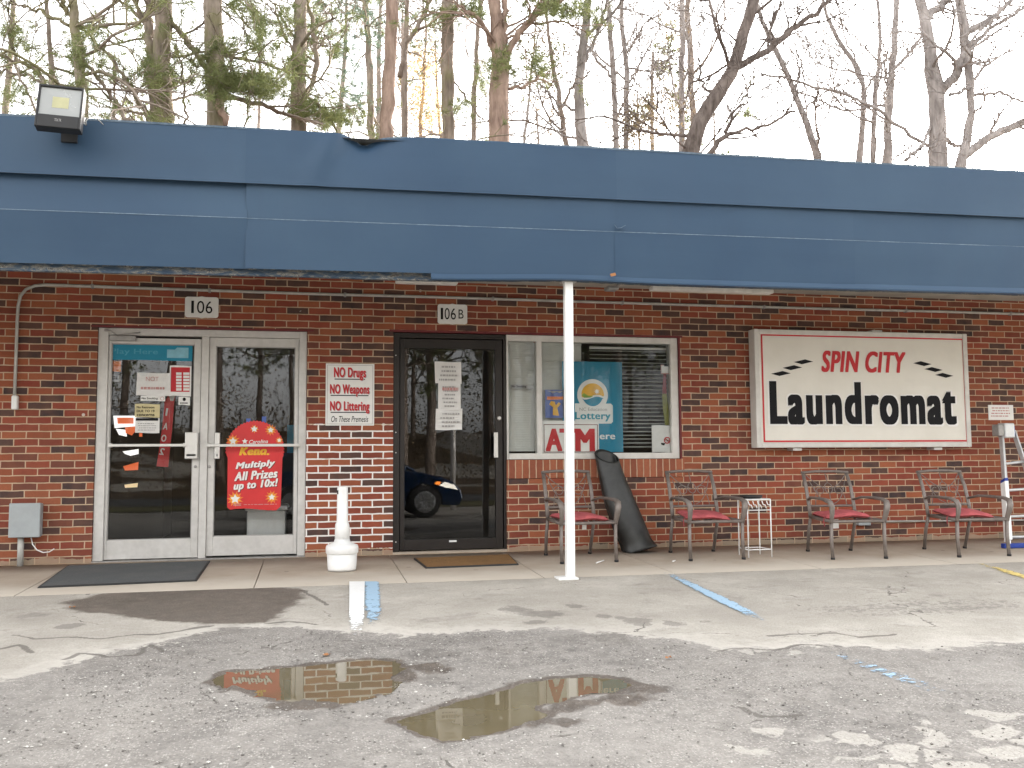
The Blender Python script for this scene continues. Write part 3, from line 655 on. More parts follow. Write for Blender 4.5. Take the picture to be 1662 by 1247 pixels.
# ------------------------------------------------------------------ the brick building
BX0, BX1, BD = -9.5, 13.0, 9.0
FY = -1.92                          # fascia face
bld = empty('laundromat_building', (0, 0, 0), 'low red brick shop building with a blue metal fascia', 'building')
dX0, dX1 = X_(153.5, 720), X_(497, 720); dZ1 = Z_(330, 534)
kX0, kX1 = X_(638, 715), X_(822.5, 715); wX1 = X_(1103.5, 646); oZ1 = Z_(960, 544.5); wZ0 = Z_(960, 745.5)
rowZ0 = Z_(960, 776)
WT = 0.22
mb = MB()
Xb = sorted([BX0, dX0, dX1, kX0, kX1, wX1, BX1]); Zb = sorted([-0.3, 0.0, rowZ0, wZ0, dZ1, oZ1, 2.86])
def hole(x, z):
    if dX0 < x < dX1 and z < dZ1 and z > 0: return True
    if kX0 < x < kX1 and 0 < z < oZ1: return True
    if kX1 < x < wX1 and rowZ0 < z < oZ1: return True
    return False
for a, b in zip(Xb[:-1], Xb[1:]):
    for c, d in zip(Zb[:-1], Zb[1:]):
        if d-c < 1e-6 or hole((a+b)/2, (c+d)/2): continue
        mb.add([(a, 0, c), (b, 0, c), (b, 0, d), (a, 0, d)], [(0, 1, 2, 3)])
def reveal(x0, x1, z0, z1, sides):
    if 'l' in sides: mb.add([(x0, 0, z0), (x0, WT, z0), (x0, WT, z1), (x0, 0, z1)], [(3, 2, 1, 0)])
    if 'r' in sides: mb.add([(x1, 0, z0), (x1, WT, z0), (x1, WT, z1), (x1, 0, z1)], [(0, 1, 2, 3)])
    if 't' in sides: mb.add([(x0, 0, z1), (x1, 0, z1), (x1, WT, z1), (x0, WT, z1)], [(0, 1, 2, 3)])
    if 'b' in sides: mb.add([(x0, 0, z0), (x1, 0, z0), (x1, WT, z0), (x0, WT, z0)], [(3, 2, 1, 0)])
reveal(dX0, dX1, 0, dZ1, 'lrtb'); reveal(kX0, kX1, 0, oZ1, 'ltb'); reveal(kX1, wX1, rowZ0, oZ1, 'rtb')
mb.add([(kX1, 0, 0), (kX1, WT, 0), (kX1, WT, rowZ0), (kX1, 0, rowZ0)], [(0, 1, 2, 3)])
for x in (BX0, BX1): mb.add([(x, 0, -.3), (x, BD, -.3), (x, BD, 3.4), (x, 0, 3.4)], [(0, 1, 2, 3)])
mb.add([(BX0, BD, -.3), (BX1, BD, -.3), (BX1, BD, 3.4), (BX0, BD, 3.4)], [(0, 1, 2, 3)])
mb.build('wall', M['brick'], bld)
b = MB(); b.box(kX1+0.001, wX1+0.03, -0.012, WT, rowZ0+0.004, wZ0-0.002); b.build('rowlock_sill', M['rowlock'], bld)
b = MB(); b.box(dX0-0.06, dX1+0.06, -0.004, 0.1, dZ1-0.004, dZ1+0.014); b.box(kX0-0.04, wX1+0.04, -0.004, 0.1, oZ1-0.006, oZ1+0.014)
b.box(wX1-0.004, wX1+0.012, -0.003, 0.1, wZ0, oZ1); b.build('lintel', M['maroon'], bld)
# thresholds
b = MB(); b.box(dX0, dX1, 0.0, 0.2, 0.0, 0.012); b.build('threshold', M['alu_dark'], bld)
b = MB(); b.box(kX0, kX1, 0.0, 0.2, 0.0, 0.02); b.build('threshold', M['concrete'], bld)
# rooms behind the glass
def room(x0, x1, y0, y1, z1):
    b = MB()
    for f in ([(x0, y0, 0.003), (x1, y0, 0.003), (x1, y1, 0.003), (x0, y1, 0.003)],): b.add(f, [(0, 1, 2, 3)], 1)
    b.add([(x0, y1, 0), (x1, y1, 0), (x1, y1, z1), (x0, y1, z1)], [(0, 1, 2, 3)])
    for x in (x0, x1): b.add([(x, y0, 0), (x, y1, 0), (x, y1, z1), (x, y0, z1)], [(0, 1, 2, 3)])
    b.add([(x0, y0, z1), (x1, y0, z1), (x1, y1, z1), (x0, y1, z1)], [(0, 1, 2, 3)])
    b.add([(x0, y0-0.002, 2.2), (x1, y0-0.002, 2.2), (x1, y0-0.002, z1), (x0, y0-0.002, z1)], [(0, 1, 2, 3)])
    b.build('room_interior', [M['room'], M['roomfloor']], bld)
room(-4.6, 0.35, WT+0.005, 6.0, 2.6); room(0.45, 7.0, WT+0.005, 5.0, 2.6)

# ---- double door
def R3(x0, y0, x1, y1, Y): return RC(x0, y0, x1, y1, Y)
fr = MB(); Yf, Yl, Yg = 0.02, 0.045, 0.075
X0, X1 = dX0+0.003, dX1-0.003
xa = X_(171.5, 720, Yf); xm0 = X_(324, 720, Yf); xm1 = X_(337, 720, Yf); xb = X_(484, 720, Yf); zh = Z_(330, 546.5, Yf)
fr.box(X0, xa, Yf, 0.15, 0.013, dZ1-0.006); fr.box(xb, X1, Yf, 0.15, 0.013, dZ1-0.006)
fr.box(xa, xb, Yf+0.002, 0.15, zh, dZ1-0.006); fr.box(xm0+0.002, xm1-0.002, Yf+0.004, 0.15, 0.013, zh)
fr.build('door_frame', M['alu'], bld, bevel=0.003)
def leaf(pxl, hinge_left):
    # pxl: leaf x0, glass x0, glass x1, leaf x1, leaf top, glass top, glass bottom, leaf bottom
    a, g0, g1, d, lt, gt, gb_, lb = pxl
    m = (a+d)/2; ym = (gt+gb_)/2
    A, G0, G1, D = (X_(q, ym, Yl) for q in (a, g0, g1, d)); T, GT, GB_, B_ = (Z_(m, q, Yl) for q in (lt, gt, gb_, lb))
    B_ = max(B_, 0.018)
    s = MB(); s.box(A, G0, Yl, Yl+0.045, B_, T); s.box(G1, D, Yl, Yl+0.045, B_, T); s.box(G0, G1, Yl+0.001, Yl+0.044, GT, T-0.001); s.box(G0, G1, Yl+0.001, Yl+0.044, B_+0.001, GB_)
    o = s.build('door_leaf', M['alu'], bld, bevel=0.003)
    k = MB()
    for (p, q, r, t_) in ((G0, G0+0.008, GB_, GT), (G1-0.008, G1, GB_, GT), (G0, G1, GT-0.008, GT), (G0, G1, GB_, GB_+0.008)): k.box(p, q, Yl+0.008, Yl+0.03, r, t_)
    k.build('glazing_bead', M['alu_dark'], o)
    g = MB(); g.add([(G0, Yg, GB_), (G1, Yg, GB_), (G1, Yg, GT), (G0, Yg, GT)], [(0, 1, 2, 3)]); g.build('glass', M['glass'], o)
    return o, (A, G0, G1, D, T, GT, GB_, B_)
lf1, q1 = leaf((172.5, 177, 313, 324, 549, 558.5, 876, 907), True)
lf2, q2 = leaf((337.5, 348, 478, 483.5, 549, 563, 870, 901), False)
# push bars, pull plates, cylinders, closer
for lf, (ax, ay, bx, by), name in ((lf1, (176, 724, 302, 724), 0), (lf2, (336, 724, 486, 722), 1)):
    b = MB(); Yp = -0.02; a0, a1, z = X_(ax, ay, Yp), X_(bx, by, Yp), Z_((ax+bx)/2, 723, Yp)
    b.box(a0, a1, Yp-0.016, Yp, z-0.013, z+0.013)
    for x in (a0+0.015, a1-0.015): b.box(x-0.014, x+0.014, Yp, Yl, z-0.02, z+0.02)
    b.build('push_bar', M['rail'], lf, bevel=0.004)
for lf, (x0, y0, x1, y1) in ((lf1, (300.5, 702, 321, 745)), (lf2, (348.5, 702.5, 357, 745))):
    b = MB(); r = R3(x0, y0, x1, y1, 0.0); b.box(r[0], r[1], -0.022, 0.03, r[2], r[3]); b.box(r[0]+0.01, r[1]-0.01, -0.022, Yl, r[2]+0.02, r[2]+0.05); b.build('pull_plate', M['rail'], lf, bevel=0.006)
for lf, x, y in ((lf1, 317, 757.5), (lf2, 339.8, 757.5)):
    b = MB(); p = W(x, y, Yl); b.lathe([(0.014, 0.0), (0.014, -0.006), (0.006, -0.008)], (p[0], Yl, p[2]), 14, 0, 'y'); b.build('lock_cylinder', M['alu_dark'], lf)
b = MB(); r = R3(178, 545, 220, 553, 0.0); b.box(r[0], r[1], -0.012, 0.043, r[2], r[3]); p = W(183, 536, 0); b.box(r[0]-0.05, r[0]-0.02, 0.0, 0.02, p[2]-0.012, p[2]+0.012)
b.tube([((r[0]*0.7+r[1]*0.3), -0.015, r[3]), (r[0]+0.02, -0.05, r[3]+0.035), (r[0]-0.04, -0.002, r[3]+0.05)], 0.007, 6)
b.tube([((r[0]*0.7+r[1]*0.3), -0.02, r[3]), (r[1]+0.0, -0.05, r[3]+0.02), (r[1]+0.04, -0.002, r[3]+0.035)], 0.007, 6)
b.build('door_closer', M['alu_dark'], lf1, bevel=0.003)

# ---- dark door
fr = MB(); Ybf = 0.05
a = X_(653, 715, Ybf); c = X_(808, 715, Ybf); zt = Z_(730, 557, Ybf); zb_ = Z_(730, 884, Ybf)
fr.box(kX0+0.003, X_(648, 715, Ybf), Ybf-0.02, 0.18, 0.021, oZ1-0.01); fr.box(X_(817, 715, Ybf), kX1+0.004, Ybf-0.02, 0.18, 0.021, oZ1-0.01)
fr.box(X_(648, 715, Ybf), X_(817, 715, Ybf), Ybf-0.018, 0.18, Z_(730, 550, Ybf), oZ1-0.01); fr.build('door_frame', M['bronze'], bld, bevel=0.003)
s = MB(); L0, L1 = X_(649, 715, Ybf), X_(816, 715, Ybf); g0, g1, gt, gb_ = X_(656.5, 715, Ybf), X_(804.5, 715, Ybf), Z_(730, 566, Ybf), Z_(730, 875, Ybf)
zl = Z_(730, 551, Ybf)
s.box(L0, g0, Ybf, Ybf+0.045, 0.03, zl); s.box(g1, L1, Ybf, Ybf+0.045, 0.03, zl); s.box(g0, g1, Ybf+0.001, Ybf+0.044, gt, zl-0.001); s.box(g0, g1, Ybf+0.001, Ybf+0.044, 0.031, gb_)
bd = s.build('door_leaf', M['bronze'], bld, bevel=0.003); bd['label'] = 'dark bronze framed glass door leaf'
g = MB(); Ybg = Ybf+0.025; g.add([(g0, Ybg, gb_), (g1, Ybg, gb_), (g1, Ybg, gt), (g0, Ybg, gt)], [(0, 1, 2, 3)]); g.build('glass', M['glass_dark'], bd)
b = MB(); p = W(810.2, 679, Ybf); b.lathe([(0.021, 0), (0.021, -0.008), (0.012, -0.012)], (p[0], Ybf, p[2]), 16, 0, 'y'); b.build('lock_cylinder', M['rail'], bd)
b = MB(); r = R3(801, 702, 807.5, 743, 0.0); b.box(r[0], r[1], -0.03, -0.008, r[2], r[3])
for z in (r[2]+0.03, r[3]-0.03): b.box(r[0]+0.008, r[1]-0.008, -0.009, Ybf, z-0.012, z+0.012)
b.build('pull_handle', M['rail'], bd, bevel=0.004)
b = MB(); r = R3(729, 877, 741, 880, Ybf); b.box(r[0], r[1], Ybf-0.003, Ybf, r[2], r[3]); b.build('door_tag', M['wplastic'], bd)
for y in (577, 702, 735, 880):
    b = MB(); p = W(642.5, y, Ybf-0.02); b.lathe([(0.006, 0), (0.006, -0.004)], (p[0], Ybf-0.02, p[2]), 8, 0, 'y'); b.build('screw_head', M['rail'], bd)

# ---- shop window
Yw = 0.02; x0 = kX1+0.006; x1 = wX1-0.007; z0, z1 = wZ0+0.001, oZ1-0.008
gx0, mx0, mx1, gx1 = X_(825.5, 646, Yw), X_(871.5, 646, Yw), X_(880, 646, Yw), X_(1089.5, 646, Yw); gz1_, gz0_ = Z_(960, 556, Yw), Z_(960, 735.5, Yw)
s = MB(); s.box(x0, gx0, Yw, 0.14, z0, z1); s.box(gx1, x1, Yw, 0.14, z0, z1); s.box(gx0, gx1, Yw+0.002, 0.138, gz1_, z1-0.001); s.box(gx0, gx1, Yw-0.014, 0.138, z0+0.001, gz0_)
win = s.build('window', M['winframe'], bld, bevel=0.004)
s = MB(); s.box(mx0, mx1, Yw+0.004, 0.12, gz0_, gz1_); s.build('mullion', M['winframe'], win, bevel=0.003)
Ywg = 0.06
for a, c in ((gx0, mx0), (mx1, gx1)):
    g = MB(); g.add([(a, Ywg, gz0_), (c, Ywg, gz0_), (c, Ywg, gz1_), (a, Ywg, gz1_)], [(0, 1, 2, 3)]); g.build('glass', M['glass_window'], win)
def blind(xa, xb, za, zb, pitch, tilt, name, y=0.155):
    b = MB(); n = int((zb-za)/pitch)
    for i in range(n):
        z = zb-pitch*(i+0.5); h = 0.0135; sag = 0.004*math.sin(i*1.7)
        b.obox(((xa+xb)/2, y, z+sag*0.3), ((xb-xa)/2, 0, sag*0.25), (0, h*math.cos(tilt), h*math.sin(tilt)), (0, -0.0006*math.sin(tilt), 0.0006))
    b.box(xa, xb, y-0.015, y+0.015, zb-0.002, zb+0.022)
    return b.build(name, M['blind'], win)
blind(gx0+0.004, mx0+0.01, gz0_, gz1_-0.02, 0.0245, R(78), 'closed_blind')
blind(mx1-0.01, X_(944, 646, 0.155), gz0_, gz1_-0.02, 0.0245, R(78), 'closed_blind')
blind(X_(958, 646, 0.155), gx1+0.05, gz0_+0.01, gz1_-0.05, 0.0405, R(24), 'open_blind')

# ---- fascia, peeling board, soffit, roof
def slope(x): return 0.0088*(x-2.1)
def fz(py): return Z_(925, py, FY)
zT, zO, zC, zL = fz(238), fz(320), fz(375), fz(449)
sx = [BX0-0.5, X_(400, 325, FY), X_(997, 330, FY), X_(1386, 420, FY), BX1+0.5]
sxu = [BX0-0.5, X_(400, 250, FY), X_(997, 280, FY), BX1+0.5]
p = W(592, 232, FY); DENT = (float(p[0]), zT+slope(float(p[0])))
def panel(name, xa, xb, prof, yoff, wav, seed, dent=False, tilt=0.0):
    nx_ = max(8, int((xb-xa)/0.05)); X = np.linspace(xa, xb, nx_)
    t = np.concatenate([np.linspace(0, 1, 14)]) if len(prof) == 2 else np.array([0, .15, .3, .45, .6, .75, .9, 1.0])
    if len(prof) == 2:
        Yp_ = np.interp(t, [0, 1], [prof[0][0], prof[1][0]]); Zp_ = np.interp(t, [0, 1], [prof[0][1], prof[1][1]])
    else:
        s_ = np.linspace(0, 1, len(prof)); tt = np.sort(np.concatenate([np.linspace(0, 1, 19), s_])); Yp_ = np.interp(tt, s_, [q[0] for q in prof]); Zp_ = np.interp(tt, s_, [q[1] for q in prof])
    XX, YY = np.meshgrid(X, Yp_); _, ZZ = np.meshgrid(X, Zp_); ZZ = ZZ+slope(XX)
    YY = YY+yoff+wav*(fnoise(XX+seed*5.3, ZZ*1.4+seed, 0.9, 3)-0.5)*2+tilt*(ZZ-ZZ.mean())
    if dent:
        dx = XX-DENT[0]; dz = DENT[1]-ZZ
        YY = YY+0.075*np.exp(-(dx/0.27)**2)*np.clip(1-dz/0.50, 0, 1)**1.4-0.045*np.exp(-((dx+0.22+0.45*dz)/0.085)**2)*np.exp(-(dz/0.35)**2)
        ZZ = ZZ-0.055*np.exp(-(dx/0.085)**2)*np.exp(-(dz/0.10)**2); YY = YY+0.045*np.exp(-(dx/0.10)**2)*np.exp(-(dz/0.07)**2)
    b = MB(); b.grid(np.stack([XX, YY, ZZ], -1)[::-1]); return b
for i, (xa, xb) in enumerate(zip(sxu[:-1], sxu[1:])):
    b = panel('p', xa-0.004, xb+0.01, [(FY-0.012, zT), (FY-0.030, zO-0.012)], -0.003*(i % 2), 0.006, i, dent=(i == 1), tilt=0.0)
    # folded bottom hem and top cap
    X = np.linspace(xa-0.004, xb+0.01, 60)
    hem = np.stack([np.stack([X, X*0+FY-0.031-0.003*(i % 2)+yy, zO-0.012+zz+slope(X)], 1) for yy, zz in ((0.004, 0.001), (0.034, 0.006))]); b.grid(hem, 1)  # hem under the overlap is coloured near black
    b.build('upper_fascia_panel', [M['fascia'], M['gap_line']], bld)
for i, (xa, xb) in enumerate(zip(sx[:-1], sx[1:])):
    lift = 0.0
    b = panel('m', xa-0.003, xb+0.008, [(FY+[0.034, 0.004, 0.006, 0.004][i], zO+0.03), (FY+[-0.004, 0.002, 0.006, 0.004][i], zC)], 0.002*(i % 2), 0.005, 10+i)
    b.build('middle_fascia_panel', M['fascia'], bld)
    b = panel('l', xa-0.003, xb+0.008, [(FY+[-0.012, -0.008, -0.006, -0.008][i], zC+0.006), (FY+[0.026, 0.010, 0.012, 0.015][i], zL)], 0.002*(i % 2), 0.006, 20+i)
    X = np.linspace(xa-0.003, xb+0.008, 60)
    b.grid(np.stack([np.stack([X, X*0+FY+[-0.012, -0.008, -0.006, -0.008][i]+0.002*(i % 2)-0.002+yy, zC+zz+slope(X)+0.004], 1) for yy, zz in ((-0.001, -0.002), (0.001, 0.0045))]), 1)  # thin pale strip on the crease: worn paint plus a painted-in edge highlight
    b.build('lower_fascia_panel', [M['fascia'], M['worn_highlight_edge']], bld)
# the wooden board behind, its paint peeling, and the turned lip
X = np.linspace(BX0-0.4, BX1+0.4, 240); xp = float(G(926, 939)[0])
zlip = fz(457)+slope(X)+0.012*np.exp(-((X-xp)/0.5)**2)-0.012*np.exp(-((X-xp+1.3)/0.7)**2)-0.01*(X > xp)*(1-np.exp(-((X-xp)/1.2)**2))-0.012*smooth(0.5, -2.0, X)
b = MB(); rows = []
for yy, dz in ((FY+0.085, 0.10), (FY+0.083, 0.006), (FY+0.115, 0.004), (FY+0.118, 0.10)): rows.append(np.stack([X, X*0+yy+0.004*(vnoise(X, X*0, 3)-0.5), zlip+dz+0.004*(vnoise(X, X*0+5, 5)-0.5)*(dz < 0.05)], 1))
b.grid(np.array(rows), smooth=False); b.build('peeling_board', M['peel'], bld)
b = MB(); m_ = X > 0.9; Xl = X[m_]; zl_ = zlip[m_]
rows = [np.stack([Xl, Xl*0+FY+yy, zl_+dz], 1) for yy, dz in ((0.014, 0.055), (-0.008, 0.012), (-0.006, 0.0), (0.035, -0.004))]
b.grid(np.array(rows), smooth=False); b.build('drip_edge', M['fascia'], bld)
b = MB(); b.add([(BX0-.4, FY+0.05, 2.70), (BX1+.4, FY+0.05, 2.70), (BX1+.4, 0.0, 2.70), (BX0-.4, 0.0, 2.70)], [(0, 1, 2, 3)]); b.build('soffit', M['soffit'], bld)
b = MB()
zr = zT-0.03
b.add([(BX0-.5, FY, zr+slope(BX0-.5)), (BX1+.5, FY, zr+slope(BX1+.5)), (BX1+.5, BD, 3.42), (BX0-.5, BD, 3.42)], [(0, 1, 2, 3)]); b.build('roof', M['roofing'], bld)
b = MB(); Xc = np.concatenate([np.linspace(BX0-.5, DENT[0]-0.3, 30), np.linspace(DENT[0]-0.28, DENT[0]+0.28, 24), np.linspace(DENT[0]+0.3, BX1+.5, 50)])
dd = np.exp(-((Xc-DENT[0])/0.085)**2)
zz = zT+slope(Xc)-0.055*dd+0.002*np.sin(Xc*9); yy = 0.075*np.exp(-((Xc-DENT[0])/0.27)**2)+0.045*np.exp(-((Xc-DENT[0])/0.10)**2)
b.grid(np.array([np.stack([Xc, FY-0.014+yy, zz-0.012], 1), np.stack([Xc, FY-0.018+yy, zz+0.003], 1), np.stack([Xc, FY+0.32+0*yy, zz+0.010+0.05*dd], 1)]), smooth=False); b.build('roof_edge_trim', M['worn_highlight_edge'], bld)
b = MB(); p = W(1003, 372, FY-0.01); b.tube([(p[0]-0.03, p[1], p[2]+0.035), (p[0]-0.012, p[1]-0.01, p[2]+0.004), (p[0]+0.02, p[1]-0.012, p[2]+0.006), (p[0]+0.06, p[1]-0.02, p[2]+0.03)], [0.004, 0.010, 0.010, 0.003], 6, flat=(0.3, 1.2)); b.build('torn_flashing', M['worn_highlight_edge'], bld)

# ------------------------------------------------------------------ things on and by the wall
def thing(name, loc, label, cat, group=None): return empty(name, tuple(float(q) for q in loc), label, cat, group)
def solo(mb, name, mats, label, cat, group=None, bevel=0.0, attr=None):
    o = mb.build(name, mats, None, bevel, attr); V = np.concatenate(mb.V); c = Vector((V[:, 0].mean(), V[:, 1].mean(), V[:, 2].min()))
    o.data.transform(Matrix.Translation(-c)); o.location = c
    return tag(o, label, cat, group)
def lines(mb, x0, x1, z0, z1, y, n, m, fill=0.5, jit=0.25, seed=1):     # rows of unreadably small print
    r = random.Random(seed); p = (z1-z0)/n
    for i in range(n):
        z = z1-p*(i+0.5); a = x0+(x1-x0)*r.uniform(0, jit)*0.5; e = x1-(x1-x0)*r.uniform(0, jit)
        x = a
        while x < e:
            w = (x1-x0)*r.uniform(0.05, 0.16); mb.flat([(x, z-p*fill/2), (min(x+w, e), z-p*fill/2), (min(x+w, e), z+p*fill/2), (x, z+p*fill/2)], y, m); x += w+(x1-x0)*0.03
def sheet(mb, r, y, m, curl=0.004, seed=0, th=0.0012, skew=0.0):       # a sheet of paper, slightly curled, facing -y
    x0, x1, z0, z1 = r; n = 8; V = []
    for j in range(n):
        for i in range(n):
            u, v = i/(n-1), j/(n-1)
            V.append((x0+(x1-x0)*u+skew*(v-.5), y-curl*(math.sin(u*3.1+seed)*math.sin(v*2.7+seed*2)+max(0, (u-.75))*1.5*(seed % 2)+max(0, .2-v)*2), z0+(z1-z0)*v+0.003*math.sin(u*5+seed)))
    V = np.array(V).reshape(n, n, 3); mb.grid(V, m, True); B = V.copy(); B[..., 1] += th; mb.grid(B[::-1], m, True)

# ---- laundromat sign (a light box on the wall)
Ys = -0.16
def rc(x0, y0, x1, y1, Y): return RC(x0, y0, x1, y1, Y)
sr = rc(1226.5, 536.5, 1573.5, 726, Ys); SX0, SX1 = sr[0], sr[1]; SZ0, SZ1 = Z_(1400, 726.5, Ys), Z_(1400, 538, Ys)
t = thing('shop_sign', ((SX0+SX1)/2, -0.08, SZ0), 'large white laundromat sign with a thin red border on the brick wall', 'sign')
b = MB(); fw = 0.055
b.box(SX0, SX0+fw, Ys, -0.02, SZ0, SZ1); b.box(SX1-fw, SX1, Ys, -0.02, SZ0, SZ1); b.box(SX0+fw, SX1-fw, Ys+0.001, -0.02, SZ1-fw, SZ1-0.001); b.box(SX0+fw, SX1-fw, Ys+0.001, -0.02, SZ0+0.001, SZ0+fw)
b.build('sign_frame', M['winframe'], t, bevel=0.008)
b = MB(); b.box(SX0+fw, SX1-fw, Ys+0.014, Ys+0.03, SZ0+fw, SZ1-fw); face = b.build('sign_face', M['signface'], t)
def SP(px, py): p = W(px, py, Ys+0.012); return float(p[0]), float(p[2])
b = MB(); yl = Ys+0.0115
bx0, bx1, bz0, bz1 = SP(1237, 630)[0], SP(1567, 630)[0], SP(1400, 717.5)[1], SP(1400, 546)[1]; w = 0.018
for q in ((bx0, bx1, bz1-w, bz1), (bx0, bx1, bz0, bz0+w), (bx0, bx0+w, bz0+w, bz1-w), (bx1-w, bx1, bz0+w, bz1-w)): b.box(q[0], q[1], yl-0.0008, yl+0.001, q[2], q[3])
b.build('red_border', M['red'], face)
b = MB(); x0, z1 = SP(1332, 569); x1, z0 = SP(1471, 606); text_mb(b, 'SPIN CITY', x0, x1, z0, z1, yl-0.001, 0, bold=0.045, shear=0.22); b.build('red_lettering', M['red'], face)
b = MB(); x0 = SP(1249, 655)[0]; x1 = SP(1551.5, 655)[0]; z0, z1 = SP(1400, 689.5)[1], SP(1400, 620.5)[1]; text_mb(b, 'Laundromat', x0, x1, z0, z1, yl-0.0022, 0, bold=0.058, spacing=1.06); b.build('black_lettering', M['ink'], face)
b = MB(); text_mb(b, 'Laundromat', x0-0.02, x1+0.02, z0-0.02, z1+0.02, yl-0.0004, 0, bold=0.09, spacing=1.06); b.build('lettering_outline', M['signwhite'], face)
for cxp, cyp, s_ in ((1304, 587.5, 1), (1286, 597, 1), (1267.5, 606.5, 1), (1497, 590.5, -1), (1515, 600, -1), (1532.5, 609.5, -1)):
    x, z = SP(cxp, cyp); b = MB(); b.flat([(x-0.115, z-0.004*s_), (x-0.02*s_, z-0.027), (x+0.115, z+0.004*s_), (x+0.02*s_, z+0.027)], yl-0.001); b.build('black_diamond', M['ink'], face)
for pxb in (1292, 1520):
    x = X_(pxb, 729, -0.1); b = MB(); b.box(x-0.05, x+0.05, -0.13, 0.0, SZ0-0.03, SZ0-0.002); b.build('mounting_bracket', M['alu'], t)
x = X_(1421, 534, -0.1); b = MB(); b.box(x-0.06, x+0.06, -0.13, 0.0, SZ1+0.001, SZ1+0.02); b.build('mounting_bracket', M['alu'], t)

# ---- no drugs sign
Yn = -0.012; r = rc(528.5, 590.5, 607.5, 691, Yn)
t = thing('notice_board', ((r[0]+r[1])/2, -0.006, r[2]), 'white metal sign in red letters forbidding drugs, weapons and littering', 'sign')
b = MB(); b.box(r[0], r[1], Yn, 0.0, r[2], r[3]); pl_ = b.build('sign_panel', M['signwhite'], t, bevel=0.004)
b = MB(); i_ = 0.014
for q in ((r[0]+i_, r[1]-i_, r[3]-i_-0.004, r[3]-i_), (r[0]+i_, r[1]-i_, r[2]+i_, r[2]+i_+0.004), (r[0]+i_, r[0]+i_+0.004, r[2]+i_, r[3]-i_), (r[1]-i_-0.004, r[1]-i_, r[2]+i_, r[3]-i_)): b.flat([(q[0], q[2]), (q[1], q[2]), (q[1], q[3]), (q[0], q[3])], Yn-0.0005)
b.build('border_line', M['inkgrey'], pl_)
c3 = lambda x, y: (320+x/3.898, 420+y/3.898)
for s, xa, ya, xb_, yb in (('NO Drugs', 865, 688, 1068, 770), ('NO Weapons', 840, 795, 1090, 873), ('NO Littering', 840, 902, 1090, 980)):
    p0, p1 = c3(xa, ya), c3(xb_, yb); q = rc(p0[0], p0[1], p1[0], p1[1], Yn)
    b = MB(); text_mb(b, s, q[0]+0.006, q[1]+0.006, q[2]-0.006, q[3]-0.006, Yn-0.0008, 0, bold=0.03); b.build('letter_shadow', M['inkgrey'], pl_)
    b = MB(); text_mb(b, s, q[0], q[1], q[2], q[3], Yn-0.0016, 0, bold=0.05); b.build('red_lettering', M['red'], pl_)
    p0, p1 = c3(xa+4, yb-10), c3(xb_-6, yb-4); q = rc(p0[0], p0[1], p1[0], p1[1], Yn); b = MB(); b.flat([(q[0], q[2]), (q[1], q[2]), (q[1], q[3]), (q[0], q[3])], Yn-0.0006); b.build('underline', M['ink'], pl_)
p0, p1 = c3(848, 996), c3(1083, 1034); q = rc(p0[0], p0[1], p1[0], p1[1], Yn); b = MB(); text_mb(b, 'On These Premesis', q[0], q[1], q[2], q[3], Yn-0.0008, 0, bold=0.01, shear=0.25); b.build('small_lettering', M['ink'], pl_)

# ---- house number plaques
def plaque(px0, py0, px1, py1, parts, label):
    Y = -0.02; r = rc(px0, py0, px1, py1, Y); t = thing('house_number', ((r[0]+r[1])/2, -0.01, r[2]), label, 'number plaque')
    x0, x1, z0, z1 = r; c = 0.022; xm = (x0+x1)/2
    poly = [(x0, z0+c), (x0+c*.3, z0+c*.3), (x0+c, z0), (xm-0.03, z0), (xm, z0-0.006), (xm+0.03, z0), (x1-c, z0), (x1-c*.3, z0+c*.3), (x1, z0+c), (x1, z1-c), (x1-c*.3, z1-c*.3), (x1-c, z1), (xm+0.03, z1), (xm, z1+0.006), (xm-0.03, z1), (x0+c, z1), (x0+c*.3, z1-c*.3), (x0, z1-c)]
    b = MB(); b.prism(poly, Y, -0.001); pl = b.build('plaque_plate', M['wplastic'], t, bevel=0.004)
    for s, a, e, lo, hi in parts:
        b = MB(); text_mb(b, s, x0+(x1-x0)*a, x0+(x1-x0)*e, z0+(z1-z0)*lo, z0+(z1-z0)*hi, Y-0.0025, 0, bold=0.0); b.build('numeral', M['ink'], pl)
plaque(300, 482, 354.5, 515.5, [('1', .19, .27, .2, .8), ('0', .36, .58, .2, .8), ('6', .62, .82, .2, .8)], 'white number plaque reading 106 above the double glass door')
plaque(710.5, 494, 758.5, 526, [('1', .10, .18, .22, .80), ('0', .23, .40, .22, .80), ('6', .44, .61, .22, .80), ('B', .70, .87, .28, .74)], 'white number plaque reading 106 B above the dark door')

# ---- conduit running along the wall
Yc = -0.03
P = [W(23.5, 645, Yc)]
for q in ((26, 580), (28, 520), (29.5, 497), (33, 481), (42, 470), (56, 464.2), (75, 462.4), (110, 463.6), (257, 468.7), (410, 474), (500, 477), (705, 482.3), (900, 488.5), (1114, 495), (1354, 501.8), (1528, 506), (1662, 510), (1900, 516)): P.append(W(q[0], q[1], Yc))
t = thing('wall_conduit', P[0], 'thin galvanised pipe running high along the brick wall and bending down', 'pipe')
b = MB(); b.tube(P, 0.0145, 8); b.build('pipe', M['conduit'], t)
r = rc(18.5, 642, 28.5, 665, Yc-0.02); b = MB(); b.box(r[0], r[1], Yc-0.035, 0.0, r[2], r[3]); b.build('junction_box', M['wplastic'], t, bevel=0.012)
for pxs in (150, 340, 560, 800, 1010, 1240, 1470, 1640):
    py = np.interp(pxs, [110, 257, 410, 500, 705, 900, 1114, 1354, 1528, 1662], [463.6, 468.7, 474, 477, 482.3, 488.5, 495, 501.8, 506, 510]); p = W(pxs, py, Yc)
    b = MB(); b.box(p[0]-0.012, p[0]+0.012, Yc-0.018, -0.001, p[2]-0.02, p[2]+0.02); b.build('pipe_strap', M['alu_dark'], t, bevel=0.004)

